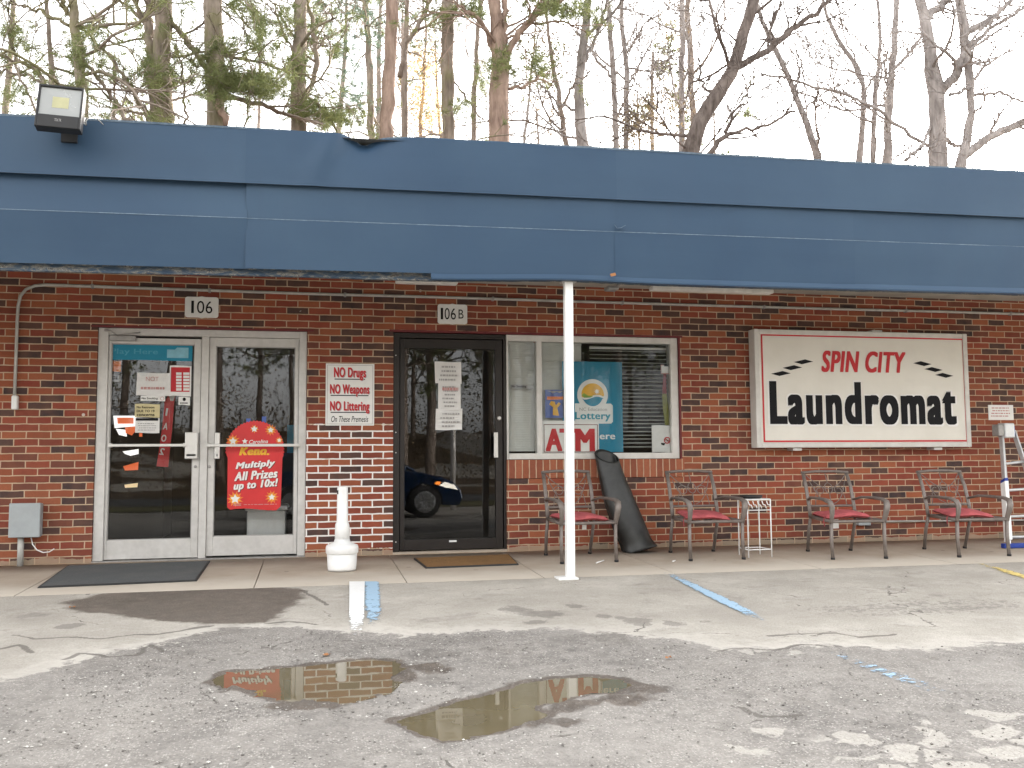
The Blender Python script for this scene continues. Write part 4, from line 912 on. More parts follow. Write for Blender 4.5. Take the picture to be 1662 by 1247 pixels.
# ---- utility box on its stub pipe
Yu = -0.12; r = rc(15.5, 818, 64.5, 872, Yu); g0 = G(33, 925)
t = thing('utility_box', (X_(33, 870, Yu), -0.06, -0.005), 'small grey utility box on a stub pipe at the foot of the wall', 'utility box')
b = MB(); b.box(r[0], r[1], Yu, -0.01, r[2], r[3]); b.build('box_housing', M['greybox'], t, bevel=0.012)
b = MB(); b.box(r[0]-0.006, r[1]+0.006, Yu-0.012, Yu+0.03, r[2]-0.004, r[3]+0.006); b.build('box_cover', M['greybox'], t, bevel=0.008)
xq = X_(33, 890, Yu+0.05); b = MB(); b.tube([(xq, Yu+0.055, r[2]), (xq+0.002, Yu+0.055, -0.03)], 0.027, 12); b.build('stub_pipe', M['conduit'], t)
b = MB(); b.tube([W(50, 871, -0.05), W(53, 884, -0.06), W(60, 893, -0.07), W(70, 897, -0.08), W(80, 896, -0.08), W(88, 891, -0.07)], 0.005, 6); b.build('loose_wire', M['wplastic'], t)

# ---- floodlight on the roof edge
Yf0 = FY-0.30
c = W(97, 174, Yf0); ex = np.array([0.98, 0.02, -0.03]); ez = np.array([0.03, 0.16, 0.985]); ez /= np.linalg.norm(ez); ey = np.cross(ez, ex); ey /= np.linalg.norm(ey)
sc_ = (CD+Yf0)/ray(97, 174)[1]/F_PX; hw, hh = 35*sc_, 37.5*sc_
t = thing('floodlight', (c[0], FY, c[2]-hh), 'black floodlight tilted up on the left roof edge', 'floodlight')
fl = lambda a, d, o=0.0: c+ex*a*hw+ez*d*hh-ey*0+np.array([0, o, 0])
b = MB(); b.obox(c+ey*0.045, ex*hw, ey*0.035, ez*hh)
for i in range(5): b.obox(c+ey*0.10+ex*(hw*(-0.7+0.35*i)), ex*0.006, ey*0.03, ez*hh*0.7)
hs_ = b.build('housing', M['black'], t, bevel=0.008)
b = MB()
for a0, a1, d0, d1 in ((-1, -0.90, -1, 1), (0.90, 1, -1, 1), (-0.9, 0.9, 0.90, 1), (-0.9, 0.9, -1, -0.42)):
    b.obox(c+ex*hw*(a0+a1)/2+ez*hh*(d0+d1)/2, ex*hw*(a1-a0)/2, ey*0.012, ez*hh*(d1-d0)/2)
b.build('bezel', M['black'], t, bevel=0.004)
# reflector: four sloping sides to the led panel
o4 = [(-0.9, -0.42), (0.9, -0.42), (0.9, 0.9), (-0.9, 0.9)]; i4 = [(-0.36, -0.02), (0.36, -0.02), (0.36, 0.5), (-0.36, 0.5)]
V = [c+ex*hw*a+ez*hh*d+ey*0.0 for a, d in o4]+[c+ex*hw*a+ez*hh*d+ey*0.055 for a, d in i4]
b = MB(); b.add([v-ey*0.006 for v in V[:4]]+[v-ey*0.05 for v in V[4:]], [(0, 1, 5, 4), (1, 2, 6, 5), (2, 3, 7, 6), (3, 0, 4, 7)]); 
b.V[-1] = np.array([c+ex*hw*a+ez*hh*d+ey*0.004 for a, d in o4]+[c+ex*hw*a+ez*hh*d+ey*0.0095 for a, d in i4]); b.build('reflector', M['lens'], t)
b = MB(); b.add([c+ex*hw*a+ez*hh*d+ey*0.0085 for a, d in i4], [(0, 1, 2, 3)]); b.build('led_panel', M['led'], t)
b = MB(); b.obox((c+ey*0.09+np.array([c[0], FY, c[2]-hh*0.45]))/2, (0.05, 0, 0), np.array([0, 0.12, -0.03]), (0, 0.004, 0.02)); b.box(c[0]-0.05, c[0]+0.06, FY-0.045, FY-0.012, c[2]-hh*0.9-0.02, c[2]-hh*0.9+0.08)
b.build('bracket', M['black'], t)
b = MB(); b.tube([c+ex*hw*0.9-ez*hh*0.4+ey*0.1, W(138, 192, FY-0.1), W(140, 203, FY-0.04), W(131, 196, FY-0.02)], 0.006, 5); b.tube([c+ex*hw*1.0-ez*hh*0.3+ey*0.1, W(150, 185, FY-0.1), W(168, 203, FY-0.03)], 0.004, 5); b.build('loose_wire', M['conduit'], t)
b = MB()
q0, q1 = c-ez*hh*0.66-ey*0.0125, ex*hw; text_mb(b, 'TDLTK', 0, 1, 0, 1, 0); v = b.V[-1]; b.V[-1] = np.array([q0+q1*(0.0+(a[0]-.5)*0.30)+ez*hh*(a[2]-.5)*0.12 for a in v]); b.build('maker_mark', M['inkgrey'], hs_)

# ---- strip lamps and a small fixture under the eaves
def strip_lamp(xa, xb_, py, label, Y=-1.15):
    a, e = W(xa, py, Y), W(xb_, py, Y); z = min(float(a[2]), 2.69)
    t = thing('strip_lamp', ((a[0]+e[0])/2, Y, z), label, 'lamp')
    b = MB(); b.box(a[0], e[0], Y-0.05, Y+0.05, z-0.012, z+0.03); b.build('diffuser', M['tube'], t, bevel=0.01)
    b = MB(); b.box(a[0]-0.01, e[0]+0.01, Y-0.06, Y+0.06, z+0.031, 2.70); b.build('lamp_tray', M['soffit'], t)
strip_lamp(1056, 1252, 469.5, 'unlit white strip lamp under the eaves to the right of the post')
strip_lamp(642, 742, 457.5, 'unlit white strip lamp under the eaves above the dark door')
p = W(993, 468.5, -1.3); t = thing('eaves_fixture', (p[0], -1.3, p[2]), 'small grey fixture hanging under the eaves beside the post', 'light fixture')
b = MB(); b.box(p[0]-0.055, p[0]+0.05, -1.36, -1.24, p[2]-0.02, p[2]+0.018); b.build('fixture_body', M['alu_dark'], t, bevel=0.01)
b = MB(); b.tube([(p[0]+0.03, -1.3, p[2]+0.01), (p[0]+0.09, -1.3, p[2]+0.05), (p[0]+0.12, -1.3, 2.70)], 0.012, 6); b.build('mounting_arm', M['alu_dark'], t)

# ---- the white post carrying the eaves
pb = G(925.5, 939); Yp = float(pb[1]); pw = 0.034
t = thing('support_post', (pb[0], Yp, pb[2]), 'slender white square post holding up the eaves', 'post')
topz = fz(457)+slope(pb[0])+0.006; dxt = X_(922, 458, Yp)-pb[0]
b = MB(); b.obox((pb[0]+dxt/2, Yp, (pb[2]+topz)/2), (pw, 0, 0), (0, pw, 0), (dxt/2, 0, (topz-pb[2])/2)); b.build('post_shaft', M['white'], t, bevel=0.004)
b = MB(); b.box(pb[0]-0.115, pb[0]+0.05, Yp-0.075, Yp+0.075, pb[2]-0.006, pb[2]+0.014); b.build('base_plate', M['white'], t, bevel=0.003)
b = MB(); b.box(pb[0]+dxt-0.06, pb[0]+dxt+0.06, Yp-0.05, Yp+0.05, topz-0.001, topz+0.01); b.build('cap_plate', M['alu'], t)

# ---- ash receptacle
p = G(555, 926); k_ = (CD+p[1])/ray(555, 926)[1]/F_PX; S = lambda px_: px_*k_
t = thing('ash_receptacle', p, 'white plastic cigarette ash receptacle with a tall neck', 'ash bin')
z_ = lambda py: float(Z_(555, py, p[1])-p[2])
b = MB(); b.lathe([(S(21.5), 0.012), (S(22.5), 0.0), (S(22.8), 0.02), (S(24.3), z_(899))], p, 28); b.build('bucket', M['wplastic'], t)
b = MB(); b.lathe([(S(24.3), z_(899)), (S(26), z_(897)), (S(26.3), z_(889)), (S(25.2), z_(885)), (S(18), z_(882)), (S(13), z_(879)), (S(12), z_(875))], p, 28); b.build('lid', M['wplastic'], t)
b = MB(); b.lathe([(S(12), z_(877)), (S(11.6), z_(856)), (S(11.2), z_(851)), (S(9.2), z_(847)), (S(8.7), z_(795)), (S(8.4), z_(791)), (S(6.5), z_(789.5))], p, 24); nk = b.build('neck', M['wplastic'], t)
b = MB(); b.obox((p[0]-S(7.6), p[1]-S(4.6), p[2]+z_(799)), (S(1.2)*.5, -S(1.2)*.9, 0), (0.004, 0.003, 0), (0, 0, S(3.2))); b.build('ash_hole', M['black'], nk)

# ---- door mats
def mat_(px4, name, mat, label, dz, edge):
    q = [G(*a) for a in px4]; c = sum(q)/4; b = MB(); top = [(v[0], v[1], K*v[1]+dz) for v in q]; bot = [(v[0]*1.0+(v[0]-c[0])*0.012, v[1]+(v[1]-c[1])*0.012, K*v[1]+0.001) for v in q]
    inn = [(v[0]+(c[0]-v[0])*0.02, v[1]+(c[1]-v[1])*0.04, K*v[1]+dz+0.001) for v in q]
    b.add(inn, [(0, 1, 2, 3)]); b.add(top+bot+inn, [(0, 1, 5, 4), (1, 2, 6, 5), (2, 3, 7, 6), (3, 0, 4, 7), (0, 1, 9, 8), (1, 2, 10, 9), (2, 3, 11, 10), (3, 0, 8, 11)], 1)
    V = np.concatenate(b.V); solo(b, name, [mat, edge], label, 'doormat')
mat_([(62, 955), (318, 944), (340, 912.5), (110, 920)], 'doormat', M['greymat'], 'large grey carpet doormat lying in front of the double glass door', 0.012, M['rubber_edge'])
mat_([(692, 923.5), (841, 917.5), (826, 902), (672, 908)], 'doormat', M['coir'], 'brown coir doormat lying in front of the dark door', 0.014, M['rubber_edge'])

# ---- patio chairs
def make_chair():
    t = empty('patio_chair', (0, 0, 0))
    wF, wB, yF, yB, hs, ha, hb = 0.262, 0.235, -0.30, 0.20, 0.385, 0.575, 0.86
    for s in (-1, 1):
        b = MB(); b.tube([(s*wF, yF-0.02, 0), (s*wF, yF, 0.2), (s*wF, yF, hs-0.01)], 0.0175, 8); b.build('front_leg', M['iron'], t)
        b = MB(); b.tube([(s*(wB-0.01), yB+0.10, 0), (s*wB, yB+0.05, 0.22), (s*wB, yB, hs)], 0.0165, 8); b.build('rear_leg', M['iron'], t)
        b = MB(); b.tube([(s*wB, yB, hs-0.01), (s*wB, yB+0.03, 0.5), (s*wB, yB+0.09, 0.7), (s*(wB-0.005), yB+0.17, hb)], 0.0175, 8, flat=(1.1, 0.8)); b.build('back_upright', M['iron'], t)
        b = MB(); b.tube([(s*wB, yB+0.045, 0.565), (s*(wB+0.03), yB-0.08, 0.60), (s*(wF+0.015), -0.06, 0.606), (s*(wF+0.02), -0.24, 0.604), (s*(wF+0.016), -0.32, 0.585), (s*(wF+0.01), -0.345, 0.54), (s*(wF+0.004), -0.332, 0.47), (s*wF, yF-0.008, 0.40), (s*wF, yF, hs-0.02)],
                         [0.014, 0.016, 0.018, 0.021, 0.024, 0.024, 0.021, 0.018, 0.0175], 8, flat=(0.85, 1.25)); b.build('armrest', M['iron'], t)
    b = MB(); b.tube([(-wF, yF, hs), (wF, yF, hs)], 0.019, 8, flat=(0.8, 1.1)); b.tube([(-wB, yB, hs), (wB, yB, hs)], 0.016, 8)
    for s in (-1, 1): b.tube([(s*wF, yF, hs), (s*wB, yB, hs)], 0.017, 8)
    for i in range(7): x = -0.2+i*0.4/6; b.tube([(x, yF, hs+0.004), (x*0.93, -0.05, hs-0.012), (x*0.9, yB, hs+0.004)], 0.006, 4, flat=(0.6, 2.0))
    b.build('seat_frame', M['iron'], t)
    b = MB(); b.tube([(-wB-0.01, yB+0.166, hb-0.004), (-0.1, yB+0.174, hb+0.008), (0.1, yB+0.174, hb+0.008), (wB+0.01, yB+0.166, hb-0.004)], 0.019, 8, flat=(0.8, 1.25)); b.build('top_rail', M['iron'], t)
    b = MB(); b.tube([(-wB, yB+0.03, 0.50), (wB, yB+0.03, 0.50)], 0.0125, 6); b.build('lower_rail', M['iron'], t)
    b = MB()                                              # curled scroll work of the back
    def back(u, z): return (u, yB+0.03+(z-0.5)*0.39*(0.5+0.5*(z-0.5)/0.36), z)
    for s in (-1, 1):
        b.tube([back(s*(wB-0.02)*(1-k)+0.0, 0.84-0.16*k-0.03*math.sin(k*3.14)) for k in np.linspace(0, 1.0, 9)], 0.0045, 5)
        b.tube([back(s*(0.02+0.17*k), 0.52+0.25*k-0.06*math.sin(k*3.14)) for k in np.linspace(0, 1, 9)], 0.0045, 5)
        b.tube([back(s*(0.10+0.055*math.cos(a)*(1-a/14)), 0.665+0.055*math.sin(a)*(1-a/14)) for a in np.linspace(0, 8.5, 22)], 0.0042, 5)
        b.tube([back(s*(0.165-0.02*k), 0.51+0.12*k) for k in np.linspace(0, 1, 4)], 0.004, 5)
    b.tube([back(0.04*math.cos(a), 0.69+0.055*math.sin(a)) for a in np.linspace(0, 6.3, 18)], 0.0045, 5); b.tube([back(0, 0.5), back(0, 0.635)], 0.0045, 5); b.tube([back(0, 0.745), back(0, 0.85)], 0.0045, 5)
    b.build('back_scrollwork', M['iron'], t)
    for s in (-1, 1):
        for yy, zz in ((yF-0.02, 0), (yB+0.10, 0)):
            b = MB(); b.tube([(s*(wF if yy < 0 else wB-0.01), yy, 0.0), (s*(wF if yy < 0 else wB-0.01), yy, 0.022)], 0.0205, 8); b.build('foot_cap', M['black'], t)
    return t
chair0 = make_chair()
# (front-left foot px, front-right foot px, rear-left px, rear-right px)
CHAIRS = [((908, 915.5), (1005, 912.5), (899, 900), (975, 898), 'brown metal patio chair with a faded red cushion behind the white post'),
      ((1119, 911), (1209, 908), (1087, 896.5), (1157, 895), 'brown metal patio chair just right of the leaning rolled black mat'),
      ((1350, 908.5), (1440, 907), (1310, 894), (1382, 893), 'brown metal patio chair under the middle of the laundromat sign'),
      ((1559, 905), (1636, 902.5), (1497, 891.5), (1562, 891), 'brown metal patio chair beside the stepladder')]
CUSH = ['faded red cushion on the patio chair behind the white post', 'faded red cushion on the patio chair next to the rolled black mat',
        'faded red cushion on the patio chair under the laundromat sign', 'faded red cushion on the patio chair beside the stepladder']
def make_cushion():
    n = 18; V = np.zeros((2*n, n, 3)); r_ = np.random.default_rng(3)
    u = np.linspace(-1, 1, n); U, Vv = np.meshgrid(u, u)
    sq = lambda a: np.sign(a)*np.abs(a)**0.8
    edge = np.clip(1-np.maximum(np.abs(U)**6, np.abs(Vv)**6), 0, 1)**0.5
    wr = 0.010*(fnoise(U*1.0+4, Vv+2, 2.2, 3)-0.5)
    b = MB(); Xc, Yc_ = 0.215*U*(1-0.03*Vv**2)+0.004*np.sin(Vv*5), 0.215*Vv*(1-0.03*U**2)-0.01
    droop = -0.018*np.clip(np.abs(U*Vv)-0.55, 0, 1)
    b.grid(np.stack([Xc, Yc_, 0.028+edge*(0.026+wr)+droop+0.006*np.sin(U*4+1)], -1)); b.grid(np.stack([Xc, Yc_, 0.028-edge*(0.024)+droop+0.006*np.sin(U*4+1)], -1)[::-1])
    for (sx_, sy_) in ((-1, -1), (1, 1), (1, -1)):
        b.tube([(sx_*0.2, sy_*0.19, 0.03), (sx_*0.23, sy_*0.21, 0.0), (sx_*0.225, sy_*0.215, -0.06)], 0.005, 4, flat=(0.3, 1.2))
    o = b.build('seat_cushion', M['cushion']); return o
cush0 = make_cushion()
for i, (fl_, fr_, rl, rr, lab) in enumerate(CHAIRS):
    a, b_, c_, d_ = (G(*q) for q in (fl_, fr_, rl, rr)); fm = (a+b_)/2; rm = (c_+d_)/2
    ang = math.atan2(b_[1]-a[1], b_[0]-a[0]); sc1 = math.hypot(b_[0]-a[0], b_[1]-a[1])/0.524
    sc1 = [1.0, 1.0, 0.98, 1.0][i]; ang = [R(3), R(-1), R(-5), R(-3)][i]
    dirb = np.array([-math.sin(ang), math.cos(ang)]); loc = np.array([fm[0], fm[1]])+dirb*0.32
    loc[1] = min(loc[1], -0.42)
    o = chair0 if i == 0 else dup(chair0)
    z0 = K*loc[1]; o.location = (loc[0], loc[1], z0); o.rotation_euler = (math.atan(K)*1.0, 0, ang); o.scale = (1, 1, [0.93, 0.92, 0.91, 0.91][i])
    tag(o, lab, 'chair', 'patio chairs along the brick wall')
    c = cush0 if i == 0 else cush0.copy()
    if i: COL.objects.link(c)
    off = [(0.0, -0.01, 0.10), (-0.015, -0.02, -0.15), (-0.03, -0.015, -0.12), (-0.02, -0.03, -0.2)][i]
    ca, sa = math.cos(ang), math.sin(ang)
    c.location = (loc[0]+off[0]*ca-off[1]*sa, loc[1]+off[0]*sa+off[1]*ca, z0+0.385*0.92+0.012); c.rotation_euler = (R([3, 4, 2, 4][i]), R([0, 2, -2, 1][i]), ang+off[2])
    tag(c, CUSH[i], 'cushion', 'seat cushions on the patio chairs')
x_, y_, z__ = chair0.location
b = MB(); q = W(953, 855, -0.75); b.box(q[0]-0.022, q[0]+0.022, -0.752, -0.750, q[2]-0.03, q[2]+0.025); ct = b.build('care_tag', M['paper'], None)
ct.data.transform(Matrix.Translation(-Vector(q))); ct.parent = cush0
ct.location = (0.02, -0.10, -0.055)
b = MB(); q = W(1333, 850, -0.6); b.box(-0.028, 0.028, -0.001, 0.001, -0.045, 0.04)
c2 = [o for o in bpy.data.objects if o.name.startswith('seat_cushion') and o['label'] == CUSH[2]][0]
o = b.build('care_tag', M['paper'], c2); o.data.transform(Matrix.Identity(4)); o.location = (-0.10, -0.16, -0.045)
for v in o.data.vertices: v.co += Vector(c2.location)       # undo the root offset: the tag hangs below the cushion

# ---- white wire stand between the chairs
g0, g1 = G(1217, 906), G(1252, 904.5); t_y = (g0[1]+g1[1])/2
xa, xb_ = X_(1214, 860, t_y), X_(1251.5, 860, t_y); zt = Z_(1232, 811, t_y); dpt = 0.22
t = thing('wire_stand', ((xa+xb_)/2, t_y+dpt/2, K*t_y), 'small white wire plant stand between two patio chairs', 'plant stand')
for (x, y) in ((xa, t_y), (xb_, t_y), (xa+0.01, t_y+dpt), (xb_-0.01, t_y+dpt)):
    b = MB(); b.tube([(x, y, K*y), (x, y, zt)], 0.0065, 6); b.build('leg', M['white'], t)
b = MB()
for z, r_ in ((zt, 0.007), (K*t_y+0.075, 0.0055)):
    b.tube([(xa, t_y, z), (xb_, t_y, z), (xb_-0.01, t_y+dpt, z), (xa+0.01, t_y+dpt, z), (xa, t_y, z)], r_, 6)
b.build('frame_hoop', M['white'], t)
b = MB()
for i in range(9):
    x = xa+(xb_-xa)*(i+0.5)/9; b.tube([(x, t_y, zt), (x, t_y+dpt, zt)], 0.0035, 4)
b.build('shelf_wires', M['white'], t)
b = MB()
for i in range(5):
    x = xa+(xb_-xa)*(i+0.15)/5; w_ = (xb_-xa)/5
    b.tube([(x+w_*0.9*k, t_y-0.003, zt-0.012-0.075*k-0.015*math.sin(k*6)) for k in np.linspace(0, 1, 8)], 0.005, 5)
b.tube([(xa, t_y-0.003, zt-0.10), (xb_, t_y-0.003, zt-0.10)], 0.0045, 5); b.build('scroll_apron', M['white'], t)
b = MB(); xm = (xa+xb_)/2-0.03; b.lathe([(0.085, 0.0), (0.105, 0.012), (0.11, 0.03), (0.10, 0.032), (0.075, 0.014)], (xm, t_y+dpt*0.45, zt+0.007), 20)
solo(b, 'ashtray', M['black'], 'black ashtray dish on the white wire stand', 'ashtray')

# ---- rolled rubber mat leaning on the sill
def rolled():
    bot = G(1037, 903); top = W(1000, 728, -0.10); base = np.array([bot[0]-0.005, -0.36, K*0.36*-1+0.0])
    P0 = np.array([X_(1039, 893, -0.34), -0.34, -0.005]); P1 = np.array([X_(985, 742, -0.12), -0.12, Z_(985, 742, -0.12)])
    ax = P1-P0; L = np.linalg.norm(ax); ax /= L; u = np.array([1, 0, 0])-ax*ax[0]; u /= np.linalg.norm(u); v = np.cross(ax, u)
    n = 64; k = 44; V = np.zeros((k, n, 3))
    for i in range(k):
        s = i/(k-1); r0 = float(np.interp(s, [0, .08, .3, .6, .85, 1.0], [0.18, 0.165, 0.168, 0.158, 0.128, 0.115]))
        for j in range(n):
            q = j/(n-1); a = 2.5-q*8.6                    # wound up: the loose outer flap comes round to the front
            r = r0*(1.0-0.20*q)*(1+0.035*math.sin(3*a+5*s)+0.02*math.sin(7*s+a))
            cut = (0.085*math.sin(a)-0.035*math.cos(a))*s**4+0.02*q*s**4    # slanting mouth, higher on the left
            pos = P0+ax*(L*(s+cut))+u*r*math.cos(a)+v*r*0.72*math.sin(a)
            pos = pos-u*0.035*math.sin(math.pi*s)
            if s < 0.10: pos = pos+u*0.02*math.cos(a)*(1-s/0.10)
            pos[2] = max(pos[2], K*pos[1]+0.003+0.004*q); pos[1] = min(pos[1], -0.02-0.004*(1-q))
            V[i, j] = pos
    b = MB(); b.grid(V); B = V.copy(); return b
o = solo(rolled(), 'rolled_mat', M['rubber'], 'rolled up black rubber mat leaning against the window sill', 'rolled mat')
md = o.modifiers.new('thickness', 'SOLIDIFY'); md.thickness = 0.006

# ---- folding ladder at the right edge
t = thing('stepladder', (X_(1650, 885, -0.8), -0.6, K*0.6*-1), 'aluminium stepladder with blue feet standing open against the wall', 'ladder')
Yt, Yb = -0.32, -0.86
lt, lb = W(1625, 705, Yt), W(1637, 884, Yb); rtp, rbp = W(1646, 697, Yt), None
lb[2] = K*lb[1]+0.02; rb_ = lb+np.array([0.52, 0, 0]); rt_ = W(1645, 700, Yt)
for a, e in ((lt, lb), (rt_, rb_)):
    d = (e-a); n_ = np.cross(d/np.linalg.norm(d), [1, 0, 0]); b = MB(); b.obox((a+e)/2, (0.010, 0, 0), n_*0.03, d/2); b.build('rail', M['ladder'], t, bevel=0.004)
    m0 = a+d*0.42; b = MB(); b.obox(m0+d*0.02, (0.021, 0, 0), n_*0.04, d*0.022); b.build('rail_joint', M['blueplastic'], t, bevel=0.004)
    b = MB(); b.obox(a+d*0.70, (0.023, 0, 0), n_*0.041, d*0.255); b.build('lower_rail', M['white'], t, bevel=0.004)
for s_ in (0.28, 0.52, 0.75, 0.925):
    p0, p1 = lt+(lb-lt)*s_, rt_+(rb_-rt_)*s_; b = MB(); b.tube([p0, p1], 0.015, 8); b.build('rung', M['ladder'], t)
for x in (lt, rt_):
    p1 = W(1639.5, 880, -0.08)+np.array([0.5 if x is rt_ else 0, 0, 0]); p1[2] = 0.0; d = p1-x; n_ = np.cross(d/np.linalg.norm(d), [1, 0, 0])
    b = MB(); b.obox((x+p1)/2, (0.013, 0, 0), n_*0.03, d/2); b.build('rear_rail', M['ladder'], t, bevel=0.004)
r = rc(1618, 689, 1627, 708, Yt-0.03); b = MB(); b.box(r[0], r[1], Yt-0.06, Yt+0.05, r[2], r[3]); b.build('hinge', M['alu_dark'], t, bevel=0.01)
r = rc(1628, 687, 1643.5, 711, Yt-0.04); b = MB(); b.box(r[0], r[1], Yt-0.075, Yt+0.05, r[2], r[3]); b.build('hinge', M['ladder'], t, bevel=0.012)
b = MB(); b.box(r[1], r[1]+0.02, Yt-0.05, Yt+0.03, r[2]+0.02, r[3]-0.03); b.build('hinge_lock', M['blueplastic'], t)
b = MB(); b.box(lb[0]-0.07, rb_[0]+0.07, lb[1]-0.03, lb[1]+0.03, K*lb[1]+0.002, K*lb[1]+0.05); b.build('stabiliser_foot', M['blueplastic'], t, bevel=0.008)

# ---- small red lettered sign by the ladder
r = rc(1604.5, 657.5, 1645, 682, -0.008); b = MB(); t = thing('small_notice', ((r[0]+r[1])/2, -0.004, r[2]), 'small white sign in fine red print above the stepladder', 'sign')
b.box(r[0], r[1], -0.008, 0, r[2], r[3]); b.build('sign_panel', M['signwhite'], t, bevel=0.003)
b = MB(); lines(b, r[0]+0.03, r[1]-0.03, r[2]+0.03, r[3]-0.02, -0.0088, 4, 0, 0.42, 0.15, 5); b.build('red_print', M['pinkink'], t)
# ---- low pipe along the wall foot behind the chairs
pa, pb2 = W(1390, 847, -0.02), W(1800, 843, -0.02); b = MB(); b.tube([pa, pb2], 0.010, 6); solo(b, 'low_pipe', M['conduit'], 'thin grey pipe low on the wall behind the last two chairs', 'pipe')
r = rc(1393, 846, 1413, 853, -0.05); b = MB(); b.box(r[0], r[1], -0.06, 0.0, r[2], r[3]); solo(b, 'outlet_box', M['greybox'], 'small grey outlet box on the wall behind the chair under the sign', 'outlet box', bevel=0.006)

# ------------------------------------------------------------------ papers, stickers and posters on the glass
Yo = 0.072                          # on the outside of the double door panes
def note(name, r, y, m, label, cat, seed=0, curl=0.003, skew=0.0):
    t = thing(name, ((r[0]+r[1])/2, y, r[2]), label, cat); b = MB(); sheet(b, r, y, 0, curl, seed, 0.001, skew); b.build('sheet', m, t); return t
def zr_(x0, y0, x1, y1): k = 7.794; return rc(150+x0/k, 540+y0/k, 150+x1/k, 540+y1/k, Yo)
# teal strip along the top of the left pane
r = zr_(205, 150, 1265, 352); t = note('window_banner', r, Yo-0.001, M['teal'], 'teal banner strip across the top of the left glass door', 'banner', 0, 0.0)
q = zr_(232, 205, 830, 292); b = MB(); text_mb(b, 'Play Here', q[0], q[1], q[2], q[3], Yo-0.0016, 0, bold=0.02); b.build('lettering', M['bannerblue'], t)
q = zr_(945, 190, 1215, 322); b = MB(); b.flat([(q[0], q[2]), (q[1], q[2]), (q[1], q[3]-0.0), (q[0]+0.09, q[3]), (q[0]+0.07, q[3]-0.02), (q[0], q[3]-0.02)], Yo-0.0016); b.build('emblem_patch', M['paleblue'], t)
r = zr_(560, 510, 985, 800); t = note('handwritten_note', r, Yo-0.004, M['paper'], 'crumpled white paper note taped to the left glass door', 'paper note', 1, 0.008, 0.004)
b = MB(); q = zr_(680, 560, 840, 615); text_mb(b, 'NOT', q[0], q[1], q[2], q[3], Yo-0.013, 0); q = zr_(610, 680, 930, 730); lines(b, q[0], q[1], q[2], q[3], Yo-0.0125, 1, 0, .6, .1, 3); b.build('faint_writing', M['pinkink'], t)
r = zr_(975, 420, 1250, 805); t = note('hours_card', r, Yo-0.003, M['signwhite'], 'red card of opening hours with white rows on the left glass door', 'hours card', 0, 0.0)
q = zr_(993, 440, 1232, 750); b = MB(); b.flat([(q[0], q[2]), (q[1], q[2]), (q[1], q[3]), (q[0], q[3])], Yo-0.0036); b.build('red_field', M['red'], t)
for i in range(6):
    q = zr_(1060, 505+40*i, 1128, 535+40*i); q2 = zr_(1150, 505+40*i, 1228, 535+40*i)
    b = MB(); b.flat([(q[0], q[2]), (q[1], q[2]), (q[1], q[3]), (q[0], q[3])], Yo-0.0042); b.flat([(q2[0], q2[2]), (q2[1], q2[2]), (q2[1], q2[3]), (q2[0], q2[3])], Yo-0.0042); b.build('hours_row', M['signwhite'], t)
r = zr_(612, 802, 922, 866); t = note('no_smoking_strip', r, Yo-0.0075, M['signwhite'], 'narrow white no smoking strip under the crumpled note on the glass door', 'sticker', 0, 0.0)
q = zr_(625, 818, 830, 855); b = MB(); text_mb(b, 'No Smoking', q[0], q[1], q[2], q[3], Yo-0.0084, 0, bold=0.02); b.build('lettering', M['ink'], t)
q = zr_(860, 812, 910, 860); b = MB(); cx_, cz_, rr = (q[0]+q[1])/2, (q[2]+q[3])/2, (q[3]-q[2])/2
b.add([(cx_+rr*k*math.cos(a), Yo-0.0084, cz_+rr*k*math.sin(a)) for k in (1, .75) for a in np.linspace(0, 2*math.pi, 17)[:-1]], [(i, (i+1) % 16, 16+(i+1) % 16, 16+i) for i in range(16)]); b.build('prohibition_ring', M['pinkink'], t)
r = zr_(1090, 815, 1235, 917); t = note('small_sticker', r, Yo-0.0055, M['signwhite'], 'small square white sticker with a black round mark below the hours card', 'sticker', 0, 0.0)
q = zr_(1125, 822, 1200, 868); b = MB(); cx_, cz_, rr = (q[0]+q[1])/2, (q[2]+q[3])/2, (q[3]-q[2])/2
b.flat([(cx_+rr*math.cos(a)*(1 if i % 2 else .75), cz_+rr*math.sin(a)) for i, a in enumerate(np.linspace(0, 2*math.pi, 17)[:-1])], Yo-0.0062); q = zr_(1110, 880, 1215, 905); lines(b, q[0], q[1], q[2], q[3], Yo-0.0062, 1, 0, .6, .05); b.build('black_mark', M['ink'], t)
k8 = lambda x0, y0, x1, y1: rc(x0, y0, x1, y1, Yo)
r = zr_(537, 905, 852, 1072); t = note('yellow_notice', r, Yo-0.003, M['cream'], 'pale yellow notice in black capitals on the left glass door', 'notice', 0, 0.002)
b = MB()
for s, ya, yb in (('No Restroom', 930, 960), ('DUE TO 19', 978, 1008), ('concerns', 1030, 1058)):
    q = zr_(562, ya, 562+225, yb); text_mb(b, s, q[0], q[1], q[2], q[3], Yo-0.0062, 0, bold=0.03)
b.build('lettering', M['ink'], t)
r = k8(219.5, 678.5, 259, 703); t = note('white_notice', r, Yo-0.003, M['paper'], 'white printed notice below the yellow one on the left glass door', 'notice', 1, 0.002)
b = MB(); q = k8(220.5, 679, 257, 683); b.flat([(q[0], q[2]), (q[1], q[2]), (q[1], q[3]), (q[0], q[3])], Yo-0.0062); b.build('black_heading', M['ink'], t)
b = MB(); q = k8(223, 686, 256, 700); lines(b, q[0], q[1], q[2], q[3], Yo-0.0062, 4, 0, .35, .2, 8); b.build('small_print', M['inkgrey'], t)
r = zr_(210, 358, 360, 490); t = note('leaf_sticker', r, Yo+0.01, M['orange'], 'small orange and yellow sticker in the corner of the left glass door', 'sticker', 1, 0.004)
